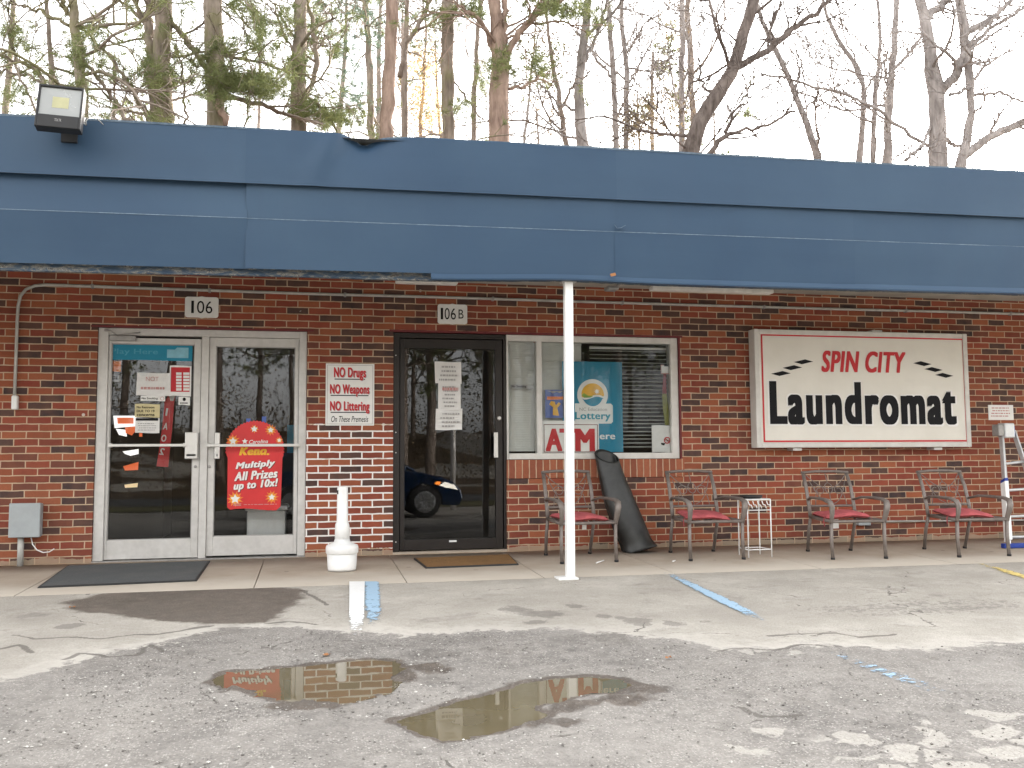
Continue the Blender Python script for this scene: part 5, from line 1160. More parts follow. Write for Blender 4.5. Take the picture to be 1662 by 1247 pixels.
b = MB(); b.flat([(r[0], r[2]), (r[0]+0.03, r[2]), (r[0]+0.018, r[2]+0.035), (r[0], r[2]+0.03)], Yo+0.004); b.flat([(r[1]-0.02, r[2]+0.01), (r[1], r[2]+0.005), (r[1]-0.004, r[2]+0.03)], Yo+0.004); b.build('yellow_patch', M['yellow'], t)
r = zr_(205, 535, 350, 622); t = note('faded_decal', r, Yo+0.011, M['inkgrey'], 'small faded grey decal under the orange sticker', 'sticker', 0, 0.0)
q = zr_(225, 540, 320, 595); b = MB(); b.flat([(q[0], q[2]), (q[1], q[2]), (q[1], q[3]), (q[0], q[3])], Yo+0.0105); b.build('dark_field', M['ink'], t)
# red vertical pennant hanging inside, its letters seen from behind
Yi = 0.13
pts = [(274, 641, 285, 641), (267.5, 650.5, 283, 651), (262.5, 700, 279, 701), (257, 738, 275, 739), (254, 757, 273, 758.5)]
L = [W(a, b_, Yi) for a, b_, _, _ in pts]; Rr = [W(c_, d_, Yi) for _, _, c_, d_ in pts]; t = thing('red_pennant', L[-1], 'long red vertical pennant with white letters hanging inside the left glass door', 'pennant')
b = MB(); b.grid(np.array([L, Rr])); b.grid(np.array([L, Rr])[::-1]+np.array([0, 0.002, 0])); b.build('pennant_cloth', M['red'], t)
for s, cxp, cyp, w_, h_ in (('I', 270.5, 669, 3.2, 12.5), ('A', 268.8, 692, 7, 11), ('O', 266.0, 711.5, 8, 11), ('2', 263, 733, 7.5, 11)):
    q = rc(cxp-w_/2, cyp-h_/2, cxp+w_/2, cyp+h_/2, Yi); b = MB(); text_mb(b, s, q[0], q[1], q[2], q[3], Yi-0.002, 0, bold=0.03, rot=R(-8), mirror=(s != 'O')); b.build('letter', M['paper'], t)
q = rc(273.5, 641, 285, 651, Yi); b = MB(); b.flat([(q[0]+0.02, q[2]), (q[1]-0.02, q[2]), (q[1], q[3]), (q[0], q[3])], Yi-0.002); b.build('white_tip', M['paper'], t)

# red scalloped poster on the right glass door
c5 = lambda x, y: (330+x/5.194, 660+y/5.194)
Yk = Yo-0.004
cpx, cpy = c5(435, 366); c = W(cpx, cpy, Yk); rad = (c[2]-Z_(cpx, c5(435, 122)[1], Yk)); rad = abs(rad)
lx, rx = X_(c5(203, 600)[0], 780, Yk), X_(c5(664, 600)[0], 780, Yk); zb_ = Z_(413, c5(0, 872)[1], Yk); rx_c = (X_(c5(680, 366)[0], cpy, Yk)-X_(c5(188, 366)[0], cpy, Yk))/2; cx0 = (X_(c5(680, 366)[0], cpy, Yk)+X_(c5(188, 366)[0], cpy, Yk))/2
t = thing('red_poster', (cx0, Yk, zb_), 'red scalloped poster with white italic lettering on the right glass door', 'poster')
out = []
for i in range(61):
    a = R(-8)+(math.pi+R(16))*i/60; k_ = 1+0.022*(1 if i % 2 else -1); out.append((cx0+rx_c*k_*math.cos(a), c[2]+rad*k_*math.sin(a)))
out += [(lx-0.012, c[2]-0.05), (lx, c[2]-0.075)]+[(lx+0.002, zb_+0.03), (lx+0.03, zb_+0.005)]
out += [(lx+(rx-lx)*k_, zb_+0.012*math.sin(k_*5.5)+0.004) for k_ in (0.15, .3, .45, .6, .75, .9)]+[(rx-0.01, zb_+0.03), (rx, c[2]-0.075), (rx+0.012, c[2]-0.05)]
b = MB(); b.prism(out, Yk-0.003, Yk); card = b.build('poster_card', M['posterred'], t)
yk = Yk-0.0036
def star(mb, x, y, ro, ri, n, m, yy, rot=0.3):
    p = c5(x, y); q = W(p[0], p[1], yy); s_ = abs(X_(c5(x+ro, y)[0], p[1], yy)-q[0]); mb.flat([(q[0]+s_*(1 if i % 2 == 0 else ri/ro)*math.cos(rot+i*math.pi/n), q[2]+s_*(1 if i % 2 == 0 else ri/ro)*math.sin(rot+i*math.pi/n)) for i in range(2*n)], yy, m)
for i, (x, y, ro, sm) in enumerate(((430, 190, 52, 24), (568, 198, 52, 22), (250, 292, 62, 28), (640, 285, 34, 16), (268, 780, 72, 34), (577, 764, 60, 24))):
    b = MB()
    if i != 0: star(b, x, y, ro, ro*0.55, 11, 0, yk, 0.2+i)
    star(b, x, y, ro*0.72, ro*0.30, 9, 1, yk-0.0004, 0.6+i); star(b, x, y, sm*1.25, sm*0.62, 5, 2, yk-0.0008, math.pi/2); b.build('starburst', [M['orange'], M['yellow'], M['signwhite']], card)
for s, x0_, y0_, x1_, y1_, m_, bo, sh in (('Carolina', 385, 280, 545, 312, 'signwhite', 0.02, 0.3), ('Keno', 300, 342, 535, 408, 'yellow', 0.06, 0.3), ('Multiply', 270, 452, 607, 538, 'signwhite', 0.05, 0.3), ('All Prizes', 258, 532, 627, 622, 'signwhite', 0.05, 0.3), ('up to 10x!', 254, 612, 632, 716, 'signwhite', 0.05, 0.3)):
    a_, e_ = c5(x0_, y0_), c5(x1_, y1_); q = rc(a_[0], a_[1], e_[0], e_[1], yk); tilt = R(4.5) if y0_ > 420 else R(2)
    h_ = (q[3]-q[2])*(0.82 if y0_ > 420 else 1); zc = (q[2]+q[3])/2
    if y0_ > 420: b = MB(); text_mb(b, s, q[0]+0.006, q[1]+0.006, zc-h_/2-0.006, zc+h_/2-0.006, yk-0.0002, 0, bold=bo+0.01, shear=sh, rot=tilt); b.build('letter_shadow', M['maroon'], card)
    b = MB(); text_mb(b, s, q[0], q[1], zc-h_/2, zc+h_/2, yk-0.0014, 0, bold=bo, shear=sh, rot=tilt); b.build('lettering', M[m_], card)
b = MB(); star(b, 350, 294, 26, 12, 5, 0, yk-0.0004, 1.57); b.build('small_star', M['signwhite'], card)
a_, e_ = c5(385, 392), c5(570, 412); q = rc(a_[0], a_[1], e_[0], e_[1], yk); b = MB(); lines(b, q[0], q[1], q[2], q[3], yk-0.0005, 1, 0, 0.7, 0.05, 2); b.build('small_print', M['yellow'], card)
a_, e_ = c5(250, 815), c5(320, 840); q = rc(a_[0], a_[1], e_[0], e_[1], yk); b = MB(); lines(b, q[0], q[1], q[2], q[3], yk-0.0012, 2, 0, 0.6, 0.1, 4); a_, e_ = c5(340, 820), c5(620, 830); q = rc(a_[0], a_[1], e_[0], e_[1], yk); lines(b, q[0], q[1], q[2], q[3], yk-0.0012, 1, 0, 0.5, 0.05, 4); b.build('small_print', M['pinkink'], card)
for x in (380, 512):
    a_ = c5(x-18, 85 if x > 400 else 102); e_ = c5(x+18, 135); q = rc(a_[0], a_[1], e_[0], e_[1], Yk); b = MB(); b.box(q[0], q[1], Yk-0.001, Yk+0.004, q[2], q[3]); b.build('tape_tab', M['bluepr'], t)

# three sheets of paper on the dark door
kb = lambda x0, y0, x1, y1: rc(640+x0/3.668, 560+y0/3.668, 640+x1/3.668, 560+y1/3.668, Ybf)
yb_ = Ybf+0.018
for i, (a, lab, ln) in enumerate((((243, 100, 400, 230), 'topmost of three white paper notices on the dark door', 4), ((262, 222, 396, 386), 'middle of three white paper notices on the dark door', 6), ((247, 380, 405, 506), 'lowest of three white paper notices on the dark door', 4))):
    r = kb(*a); y = yb_-0.003*(i % 2)-0.002; t = note('paper_notice', r, y, M['paper'], lab, 'paper notice', i+1, 0.006, 0.006*(i-1)); t['group'] = 'paper notices on the dark door'
    q = kb(a[0]+22, a[1]+18, a[2]-12, a[3]-10); b = MB(); lines(b, q[0], q[1], q[2], q[3], y-0.0135, ln, 0, 0.42, 0.3, 20+i); b.build('small_print', M['inkgrey'], t)
    if i == 1: q = kb(a[0]+20, a[1]+30, a[2]-8, a[1]+52); b = MB(); lines(b, q[0], q[1], q[2], q[3], y-0.0139, 1, 0, 0.8, 0.1, 33); b.build('red_print', M['pinkink'], t)

# window signs, behind the glass
Yb2 = Ywg+0.02
k5 = lambda x0, y0, x1, y1, Y=Yb2: rc(640+x0/3.4625, 440+y0/3.4625, 640+x1/3.4625, 440+y1/3.4625, Y)
r = k5(945, 510, 1283, 1018); t = thing('teal_poster', ((r[0]+r[1])/2, Yb2, r[2]), 'large teal poster with a round sun and wave emblem in the window', 'poster')
b = MB(); b.box(r[0], r[1], Yb2, Yb2+0.004, r[2], r[3]); pn = b.build('poster_panel', M['teal'], t)
q = k5(1028, 608, 1200, 775); cx_, rr = (q[0]+q[1])/2, (q[1]-q[0])/2; cz_ = q[3]-rr
circ = lambda r_, n=40, a0=0, a1=2*math.pi: [(cx_+r_*math.cos(a), cz_+r_*math.sin(a)) for a in np.linspace(a0, a1, n+1)[:-1 if a1-a0 > 6 else None]]
b = MB(); b.flat(circ(rr), Yb2-0.0006); b.build('emblem_ring', M['signwhite'], pn)
q2 = k5(1015, 745, 1228, 858); rad_ = 0.02; b = MB(); b.flat([(q2[0], q2[2]), (q2[1]-rad_, q2[2]), (q2[1], q2[2]+rad_), (q2[1], q2[3]-rad_), (q2[1]-rad_, q2[3]), (q2[0], q2[3])], Yb2-0.0009); b.build('emblem_label', M['signwhite'], pn)
ri = rr*0.74; wave = [(cx_+ri*u, cz_+ri*(-0.10+0.13*math.sin(u*3.0+0.4))) for u in np.linspace(-0.97, 0.97, 22)]
b = MB(); b.flat(wave+[(cx_+ri*math.cos(a), cz_+ri*math.sin(a)) for a in np.linspace(0.03, math.pi-0.15, 26)], Yb2-0.0012); b.build('emblem_sun', M['yellow'], pn)
b = MB(); b.flat([(cx_-ri*0.97, cz_-ri*0.02), (cx_-ri*0.75, cz_-ri*0.24), (cx_-ri*0.2, cz_-ri*0.22), (cx_+ri*0.05, cz_-ri*0.08), (cx_-ri*0.4, cz_-ri*0.06), (cx_-ri*0.75, cz_+ri*0.16)], Yb2-0.0018); b.build('emblem_hill', M['green'], pn)
b = MB(); b.flat([(x, z-0.02) for x, z in wave[::-1]]+[(cx_+ri*0.9*math.cos(a), cz_+ri*0.95*math.sin(a)) for a in np.linspace(math.pi+0.35, 2*math.pi-0.35, 22)], Yb2-0.0014); b.build('emblem_wave', M['teal'], pn)
b = MB(); sx_, sz_ = cx_+ri*0.38, cz_+ri*0.30; b.flat([(sx_+(0.032 if i % 2 else 0.015)*math.cos(i*math.pi/9), sz_+(0.032 if i % 2 else 0.015)*math.sin(i*math.pi/9)) for i in range(18)], Yb2-0.002); b.build('emblem_sunspot', M['signwhite'], pn)
q = k5(1040, 768, 1195, 787); b = MB(); text_mb(b, 'NC Education', q[0], q[1], q[2], q[3], Yb2-0.0016, 0, bold=0.01); b.build('small_lettering', M['inkgrey'], pn)
q = k5(1015, 793, 1215, 846); b = MB(); text_mb(b, 'Lottery', q[0], q[1], q[2], q[3], Yb2-0.0016, 0, bold=0.035); b.build('lettering', M['tealtext'], pn)
q = k5(1012, 908, 1241, 958); b = MB(); text_mb(b, 'Play Here', q[0]-0.06, q[1], q[2], q[3], Yb2-0.0012, 0, bold=0.03); b.build('white_lettering', M['signwhite'], pn)
Ya = Ywg+0.006
r = k5(832, 842, 1150, 1022, Ya); t = thing('cash_machine_sign', ((r[0]+r[1])/2, Ya, r[2]), 'white sign reading ATM in big red letters at the foot of the window', 'sign')
b = MB(); b.box(r[0], r[1], Ya, Ya+0.004, r[2], r[3]); pn = b.build('sign_panel', M['signwhite'], t)
q = k5(840, 862, 1144, 1019, Ya); w_ = 0.007; b = MB()
for e in ((q[0], q[1], q[3]-w_, q[3]), (q[0], q[1], q[2], q[2]+w_), (q[0], q[0]+w_, q[2], q[3]), (q[1]-w_, q[1], q[2], q[3])): b.flat([(e[0], e[2]), (e[1], e[2]), (e[1], e[3]), (e[0], e[3])], Ya-0.0006)
b.build('border_line', M['maroon'], pn)
for s, xa, xb_ in (('A', 850, 944), ('T', 928, 1020), ('M', 1016, 1127)):
    q = k5(xa, 886, xb_, 1013, Ya); b = MB(); text_mb(b, s, q[0], q[1], q[2], q[3], Ya-0.0012, 0, bold=0.055); b.build('red_letter', M['red'], pn)
r = k5(848, 668, 957, 826); t = thing('picture_card', ((r[0]+r[1])/2, Yb2, r[2]), 'small blue picture card with an orange figure in the window', 'picture card')
b = MB(); b.box(r[0], r[1], Yb2, Yb2+0.003, r[2], r[3]); pn = b.build('card', M['bluepr'], t); xm, zm, w_, h_ = (r[0]+r[1])/2, (r[2]+r[3])/2, r[1]-r[0], r[3]-r[2]
b = MB(); b.flat([(r[0]+w_*.1, r[3]-h_*.24), (r[1]-w_*.08, r[3]-h_*.24), (r[1]-w_*.08, r[3]-h_*.34), (r[0]+w_*.1, r[3]-h_*.36)], Yb2-0.0006); b.build('orange_band', M['orange'], pn)
b = MB(); b.flat([(xm+w_*a, zm+h_*b_) for a, b_ in ((-.3, -.02), (-.1, -.12), (-.12, -.4), (.2, -.42), (.12, -.15), (.3, .0), (.2, .06), (.05, -.05), (-.02, .08), (-.2, .1))], Yb2-0.0009); b.build('blurred_figure', M['yellow'], pn)
b = MB(); b.flat([(r[0]+w_*a, r[3]-h_*b_) for a, b_ in ((.08, .04), (.92, .04), (.75, .12), (.6, .07), (.4, .13), (.25, .07))], Yb2-0.0009); b.build('pale_heading', M['inkgrey'], pn)
r = k5(655, 640, 783, 662); t = note('no_smoking_strip', r, Yb2, M['inkgrey'], 'narrow no smoking strip on the closed blind side of the window', 'sticker', 0, 0.0)
q = k5(660, 643, 742, 658); b = MB(); text_mb(b, 'No Smoking', q[0], q[1], q[2], q[3], Yb2-0.001, 0, bold=0.04); b.build('lettering', M['ink'], t)
r = k5(1447, 868, 1560, 1019); t = note('corner_notice', r, Yb2, M['paper'], 'white paper notice with a red prohibition mark in the window corner', 'notice', 0, 0.002)
cx_, cz_ = W(640+1532/3.4625, 440+952/3.4625, Yb2)[[0, 2]]; rr = 0.036
b = MB(); b.add([(cx_+rr*k*math.cos(a), Yb2-0.006, cz_+rr*k*math.sin(a)) for k in (1, .72) for a in np.linspace(0, 2*math.pi, 25)[:-1]], [(i, (i+1) % 24, 24+(i+1) % 24, 24+i) for i in range(24)]); b.flat([(cx_-rr*.7, cz_+rr*.55), (cx_-rr*.55, cz_+rr*.7), (cx_+rr*.7, cz_-rr*.55), (cx_+rr*.55, cz_-rr*.7)], Yb2-0.0064); b.build('prohibition_mark', M['red'], t)
b = MB(); b.flat([(cx_-0.07, cz_-0.025), (cx_-0.03, cz_-0.03), (cx_-0.01, cz_-0.012), (cx_-0.035, cz_-0.055), (cx_-0.065, cz_-0.045)], Yb2-0.006); b.flat([(cx_-0.03, cz_+0.008), (cx_+0.028, cz_+0.002), (cx_+0.028, cz_-0.004), (cx_-0.03, cz_+0.002)], Yb2-0.0068); b.build('black_mark', M['ink'], t)
r = k5(1497, 528, 1550, 579); t = note('pink_sticker', r, Yb2, M['pinkink'], 'small pale pink square sticker at the right edge of the window', 'sticker', 1, 0.003)
b = MB(); q = k5(1500, 532, 1547, 574); b.flat([(q[0], q[2]), (q[1], q[2]), (q[1], q[3]), (q[0], q[3])], Yb2-0.0055); b.build('pale_field', M['paper'], t); b = MB(); q = k5(1515, 527, 1540, 537); b.flat([(q[0], q[2]), (q[1], q[2]), (q[1], q[3]), (q[0], q[3])], Yb2-0.0065); b.build('dark_tab', M['ink'], t)
P_ = [(1512, 580, 1530, 580), (1508, 640, 1528, 640), (1506, 690, 1530, 690)]; P2 = [(1506, 690, 1530, 690), (1508, 770, 1540, 770), (1522, 866, 1558, 866)]
t = thing('streamer', W(640+1540/3.4625, 690, Yb2+0.02), 'red and yellow green paper streamer hanging at the right of the window', 'streamer')
for nm, PP, m_ in (('red_length', P_, 'dullred'), ('green_length', P2, 'dullgreen')):
    A_ = [W(640+a/3.4625, 440+y/3.4625, Yb2+0.02) for a, y, _, _ in PP]; B_ = [W(640+e/3.4625, 440+y/3.4625, Yb2+0.02) for _, _, e, y in PP]; b = MB(); b.grid(np.array([A_, B_])); b.build(nm, M[m_], t)

# ------------------------------------------------------------------ inside the shop
Yd = 2.6
t = thing('vending_machine', (X_(215, 730, Yd), Yd, 0.003), 'tall dark machine glowing white and orange inside the left glass door', 'machine')
r = rc(183, 668, 252, 870, Yd); b = MB(); b.box(r[0]-0.05, r[1]+0.1, Yd, Yd+0.7, 0.01, r[3]+0.05); cab = b.build('cabinet', M['black'], t, bevel=0.02)
for (px4, m_, nm) in ((((184, 675), (222, 675), (221, 692), (186, 695)), 'screen_white', 'lit_panel'), (((190, 678), (217, 678), (217, 688), (191, 688)), 'screen_orange', 'lit_picture'), (((188, 696), (205, 698), (206, 709), (193, 706)), 'screen_white', 'lit_panel'), (((203, 694), (221, 692), (220, 700), (214, 707), (204, 703)), 'screen_orange', 'lit_picture'),
                        (((199, 733), (225, 729), (225, 737), (212, 740), (203, 737)), 'screen_white', 'lit_panel'), (((200, 757), (225, 750), (224, 763), (203, 764)), 'screen_orange', 'lit_picture'), (((202, 787), (224, 784), (223, 791), (203, 792)), 'screen_yellow', 'lit_shelf'), (((226, 703), (231, 703), (231, 709), (226, 709)), 'screen_orange', 'lit_button')):
    V = [W(a, b_, Yd) for a, b_ in px4]; b = MB(); y = Yd-(0.004 if 'picture' in nm else 0.002); b.flat([(v[0], v[2]) for v in V], y); b.build(nm, M[m_], t)
Yd = 0.30; r = rc(397, 821, 467, 868, Yd); t = thing('white_bin', ((r[0]+r[1])/2, Yd, 0.003), 'white plastic bin standing inside the right glass door', 'bin')
b = MB(); b.box(r[0]+0.02, r[1]-0.02, Yd, Yd+0.4, 0.004, r[3]-0.05); b.build('bin_body', M['wplastic'], t, bevel=0.02)
b = MB(); b.box(r[0], r[1], Yd-0.02, Yd+0.42, r[3]-0.05, r[3]); b.build('bin_lid', M['wplastic'], t, bevel=0.02)
Yd = 0.5; r = rc(466, 690, 480, 735, Yd); b = MB(); b.box(r[0], r[1]+0.15, Yd, Yd+0.02, r[2], r[3]); solo(b, 'blue_sign', M['teal'], 'narrow teal sign seen at the right side of the right glass door', 'sign')

# small litter
def leafy(px, py, s_, label, m_='leaf'):
    p = G(px, py); b = MB(); z = gz1(p[0], p[1])+0.006; a = random.uniform(0, 6)
    pts_ = [(math.cos(t_)*(1 if i % 2 else .6)*s_, math.sin(t_)*(.7 if i % 2 else .5)*s_) for i, t_ in enumerate(np.linspace(0, 6.28, 11)[:-1])]
    b.add([(p[0], p[1], z+0.004)]+[(p[0]+x*math.cos(a)-y*math.sin(a), p[1]+x*math.sin(a)+y*math.cos(a), z+0.010*abs(math.sin(i))) for i, (x, y) in enumerate(pts_)], [(0, 1+i, 1+(i+1) % 10) for i in range(10)]); solo(b, 'fallen_leaf', M[m_], label, 'leaf')
leafy(117, 988, 0.034, 'orange leaf on the left tip of the dark wet stain'); leafy(530, 1063, 0.032, 'reddish brown leaf behind the brick reflecting puddle'); leafy(1085, 1068, 0.026, 'brown leaf on the gravel to the right of the puddles')
for (a, b_, c_, d_, lab) in ((968, 916, 980, 912, 'white cigarette butt on the pavement in front of the rolled mat'), (1092, 913.5, 1096, 912, 'tiny white butt on the pavement before the second chair')):
    p, e = G(a, b_), G(c_, d_); p[2] += 0.012; e[2] += 0.012; b = MB(); b.tube([p, e], 0.006, 6); solo(b, 'cigarette_butt', M['paper'], lab, 'litter')
p = W(995, 446, FY-0.03); b = MB(); b.obox(p, (0.022, 0, 0.006), (0, 0.006, 0.002), (-0.004, 0, 0.010)); solo(b, 'dead_leaf', M['leaf'], 'dry curled leaf caught on the lower edge of the blue fascia', 'leaf')

# ------------------------------------------------------------------ trees
def unit(v): return v/(np.linalg.norm(v)+1e-12)
def curve3(P, r, n):
    P = np.asarray(P, float); s = np.concatenate([[0], np.cumsum(np.linalg.norm(np.diff(P, axis=0), axis=1))]); t = np.linspace(0, s[-1], n)
    out = np.stack([np.interp(t, s, P[:, i]) for i in range(3)], 1)
    for _ in range(2): out[1:-1] = 0.25*out[:-2]+0.5*out[1:-1]+0.25*out[2:]
    return out, np.interp(t, np.linspace(0, s[-1], len(r)) if len(r) != len(P) else s, r)
class Tree:
    def __init__(s, seed): s.r = np.random.default_rng(seed); s.wood = MB(); s.twig = MB(); s.tips = []; s.side = []
    def branch(s, p, d, L, r, lvl, droop=0.0, up=0.0, spread=0.6, kids=4, rmin=0.0075, wig=0.22):
        k = 6 if lvl > 0 else 4; pts = [np.array(p)]; d = unit(np.array(d)); st = L/(k-1); ds = [d]
        for i in range(k-1):
            d = unit(d+s.r.normal(0, wig, 3)+np.array([0, 0, up-droop])); pts.append(pts[-1]+d*st); ds.append(d)
        rr = np.linspace(r, max(rmin, r*0.42), k)
        (s.wood if r > 0.035 else s.twig).tube(pts, rr, 6 if r > 0.05 else (4 if r > 0.02 else 3), cap=False)
        if lvl <= 0: s.tips.append((pts[-1], ds[-1])); s.side += [(pts[i], ds[i]) for i in range(1, k-1)]; return
        n = kids+s.r.integers(0, 2)
        for i in range(n):
            t = 0.25+0.75*(i+s.r.random())/n; j = min(k-2, int(t*(k-1))); q = pts[j]+(pts[j+1]-pts[j])*(t*(k-1)-j)
            a = s.r.normal(0, 1, 3); a = unit(a-ds[j]*(a@ds[j])); nd = unit(ds[j]*(1-spread*0.55)+a*spread)
            s.branch(q, nd, L*s.r.uniform(0.42, 0.68), max(rmin, r*0.52), lvl-1, droop, up, spread, kids, rmin, wig)
        s.tips.append((pts[-1], ds[-1]))
def tufts(mb, C, D, n, L, w, r_, spread=0.9):
    C = np.asarray(C); D = np.asarray(D); T = len(C)
    if T == 0: return
    v = r_.normal(0, 1, (T, n, 3)); v /= np.linalg.norm(v, axis=2)[..., None]
    d = D[:, None]*0.7+v*spread; d /= np.linalg.norm(d, axis=2)[..., None]
    ln = L*r_.uniform(0.55, 1.15, (T, n, 1)); sd = np.cross(d, r_.normal(0, 1, (T, n, 3))); sd /= np.linalg.norm(sd, axis=2)[..., None]+1e-9
    base = C[:, None]+r_.normal(0, L*0.13, (T, n, 3))
    V = np.stack([base-sd*w, base+sd*w, base+d*ln+np.array([0, 0, -1])*ln*0.10], 2)
    mb.add(V.reshape(-1, 3), np.arange(T*n*3).reshape(-1, 3)); mb.A[-1] = np.repeat(np.clip(np.repeat(r_.random(T), n)*0.6+r_.random(T*n)*0.4, 0, 1), 3)
def blades(mb, C, n, sig, size, r_):           # small flat leaves scattered around points
    C = np.asarray(C); T = len(C)
    c = C[:, None]+r_.normal(0, sig, (T, n, 3)); a = r_.normal(0, 1, (T, n, 3)); a /= np.linalg.norm(a, axis=2)[..., None]; b_ = np.cross(a, r_.normal(0, 1, (T, n, 3))); b_ /= np.linalg.norm(b_, axis=2)[..., None]+1e-9
    z = size*r_.uniform(0.5, 1.2, (T, n, 1)); V = np.stack([c-a*z, c+b_*z*0.5, c+a*z, c-b_*z*0.5], 2)
    mb.add(V.reshape(-1, 3), np.arange(T*n*4).reshape(-1, 4)); mb.A[-1] = np.repeat(r_.random(T*n), 4)

def grow(label, Y, path, limbs=(), kind='bare', bark='bark', clumps=(), nbr=14, seed=1, name=None, cat='tree', needle='needle', group=None, brlen=2.6, lvl=2, brr=0.05, toph=4.0, tint=None, dens=1.0):
    if kind == 'pine': nbr = int(nbr*1.7)
    """path: (px, py, width px) from the top of the photo down to the roof line, unprojected to its own distance Y behind the wall"""
    T = Tree(seed); r_ = T.r; sc0 = lambda px, py: (CD+Y)/ray(px, py)[1]/F_PX
    P = [W(a, b, Y) for a, b, _ in path]; Rr = [w*0.5*sc0(a, b) for a, b, w in path]
    foot = P[-1]+np.array([(P[-1]-P[-2])[0]*0.2, 0, 0]); foot[2] = -0.1
    top = P[0]+unit(P[0]-P[1])*toph; P = [top]+P+[np.array([foot[0], Y, P[-1][2]*0.4]), foot]; Rr = [Rr[0]*0.45]+Rr+[Rr[-1]*1.12, Rr[-1]*1.35]
    pts, rad = curve3(P[::-1], Rr[::-1], 46)
    pts[1:-1] += r_.normal(0, 0.018, pts[1:-1].shape); T.wood.tube(pts, rad*(1+0.05*r_.normal(0, 1, len(rad))), 12)
    root = empty(name or ('pine_tree' if kind == 'pine' else 'bare_tree'), tuple(foot), label, cat, group)
    zvis = W(path[-1][0], path[-1][1], Y)[2]
    for lp in limbs:                            # limbs one can follow in the photo
        dy = r_.uniform(-0.6, 0.6); n_ = len(lp); LP = [W(a, b, Y)+np.array([0, dy*i/max(1, n_-1), 0]) for i, (a, b, _) in enumerate(lp)]; LR = [max(0.009, w*0.5*sc0(a, b)) for a, b, w in lp]
        q, rq = curve3(LP, LR, 18); q[2:-1] += r_.normal(0, 0.025, q[2:-1].shape); T.wood.tube(q, rq, 7)
        for i in range(int(7*dens)+2):
            j = r_.integers(4, 17); d0 = unit(q[j]-q[j-1]); a = r_.normal(0, 1, 3); a = unit(a-d0*(a@d0))
            T.branch(q[j], d0*0.6+a*0.7, brlen*r_.uniform(0.3, 0.7), max(0.009, rq[j]*0.45), 1 if kind == 'pine' else 2, 0.0, 0.05, kids=3, rmin=0.0085)
        T.tips.append((q[-1], unit(q[-1]-q[-2])))
    for i in range(nbr):
        z = r_.uniform(zvis*0.92, pts[-1][2]); j = int(np.clip(np.searchsorted(pts[:, 2], z), 2, len(pts)-2)); a = r_.uniform(0, 2*math.pi)
        d = np.array([math.cos(a), math.sin(a), r_.uniform(-0.1, 0.5) if kind == 'pine' else r_.uniform(0.15, 0.9)])
        T.branch(pts[j], d, brlen*r_.uniform(0.5, 1.25), min(brr, rad[j]*0.5)*r_.uniform(0.6, 1.1), lvl, 0.06 if kind == 'pine' else 0.0, 0.0 if kind == 'pine' else 0.06, kids=3 if kind == 'pine' else 4, rmin=0.0085)
    T.wood.build('trunk', M[bark], root)
    fb = MB(); C = []; D = []
    if kind == 'pine' or clumps:
        if kind == 'pine':
            for (c, d) in T.tips+[q for q in T.side if r_.random() < 0.22*dens]: 
                if r_.random() < 0.62*dens: C.append(c); D.append(d)
        for (cx_, cy_, rx_, ry_, n_) in clumps:
            n_ = int(n_*(1.0 if tint == 'leaf' else 1.15))
            for i in range(n_):
                a = r_.normal(0, 0.5, 2); p = W(cx_+a[0]*rx_, cy_+a[1]*ry_, Y+r_.normal(0, 0.55)); C.append(p); D.append(unit(np.array([r_.normal(0, .6), r_.normal(0, .6), 0.35])))
        if tint == 'leaf': blades(fb, C, 16, 0.20, 0.055, r_)
        else: tufts(fb, C, D, 26, 0.25, 0.0066, r_)
    nv = fb.n
    for v_, a_ in zip(T.twig.V, T.twig.A): fb.V.append(v_); fb.A.append(a_)
    for f_, m_, q_ in T.twig.F: fb.F.append((f_+nv, 1, q_))
    if fb.V: fb.build('crown', [M[needle], M[bark]], root, attr='shade')
    return root

grow('mossy pine standing right of the floodlight', 11, [(113,-30,13),(118,20,14),(124,60,15),(128,110,17),(136,205,18)], [[(119,30,10),(100,5,8),(85,-20,6)],[(112,42,6),(70,20,5),(15,-5,3)],[(131,95,7),(165,130,6),(190,170,7),(215,205,8)]], 'pine', 'bark_moss', [(128,95,16,50,40),(150,70,34,40,36),(105,165,30,40,20)], 9, 11, dens=.9)
grow('slender crooked pine rising behind the floodlight', 12, [(72,-20,6),(78,40,7),(82,110,9),(96,205,12)], [[(74,140,8),(60,112,8),(42,97,7),(0,82,5),(-40,60,4)],[(76,140,5),(40,118,5),(0,108,4),(-50,100,3)],[(60,185,4),(28,120,4),(10,40,3)]], 'pine', 'bark', [(30,150,40,40,26),(20,60,30,40,22),(60,90,25,40,16)], 8, 12, dens=.8)
grow('thick twin stemmed pine with moss low on its trunk', 13, [(266,-25,27),(264,60,30),(259,125,34),(262,208,38)], [[(252,130,20),(243,90,15),(239,40,15),(240,-25,14)],[(262,5,9),(285,45,9),(312,80,10),(338,118,8)],[(246,205,9),(222,160,7),(190,110,5),(150,70,3)],[(300,205,4),(296,120,4),(285,70,3)]], 'pine', 'bark_moss', [(258,135,22,32,90),(240,95,40,30,26),(190,110,36,36,30),(318,100,25,25,18)], 7, 13, dens=.8)
pt = grow('stout straight pine with a broken reddish branch stub', 12, [(346,-25,29),(347,60,29),(350,120,28),(350,215,30)], [[(362,158,9),(400,160,8),(440,172,7),(480,186,6),(530,196,4)],[(353,60,5),(372,90,4),(380,125,3)]], 'pine', 'bark_moss', [(352,128,24,36,110),(392,138,42,22,120),(440,140,36,26,80),(430,60,40,40,34),(395,10,40,22,26),(355,80,20,25,24)], 5, 14, dens=.9)
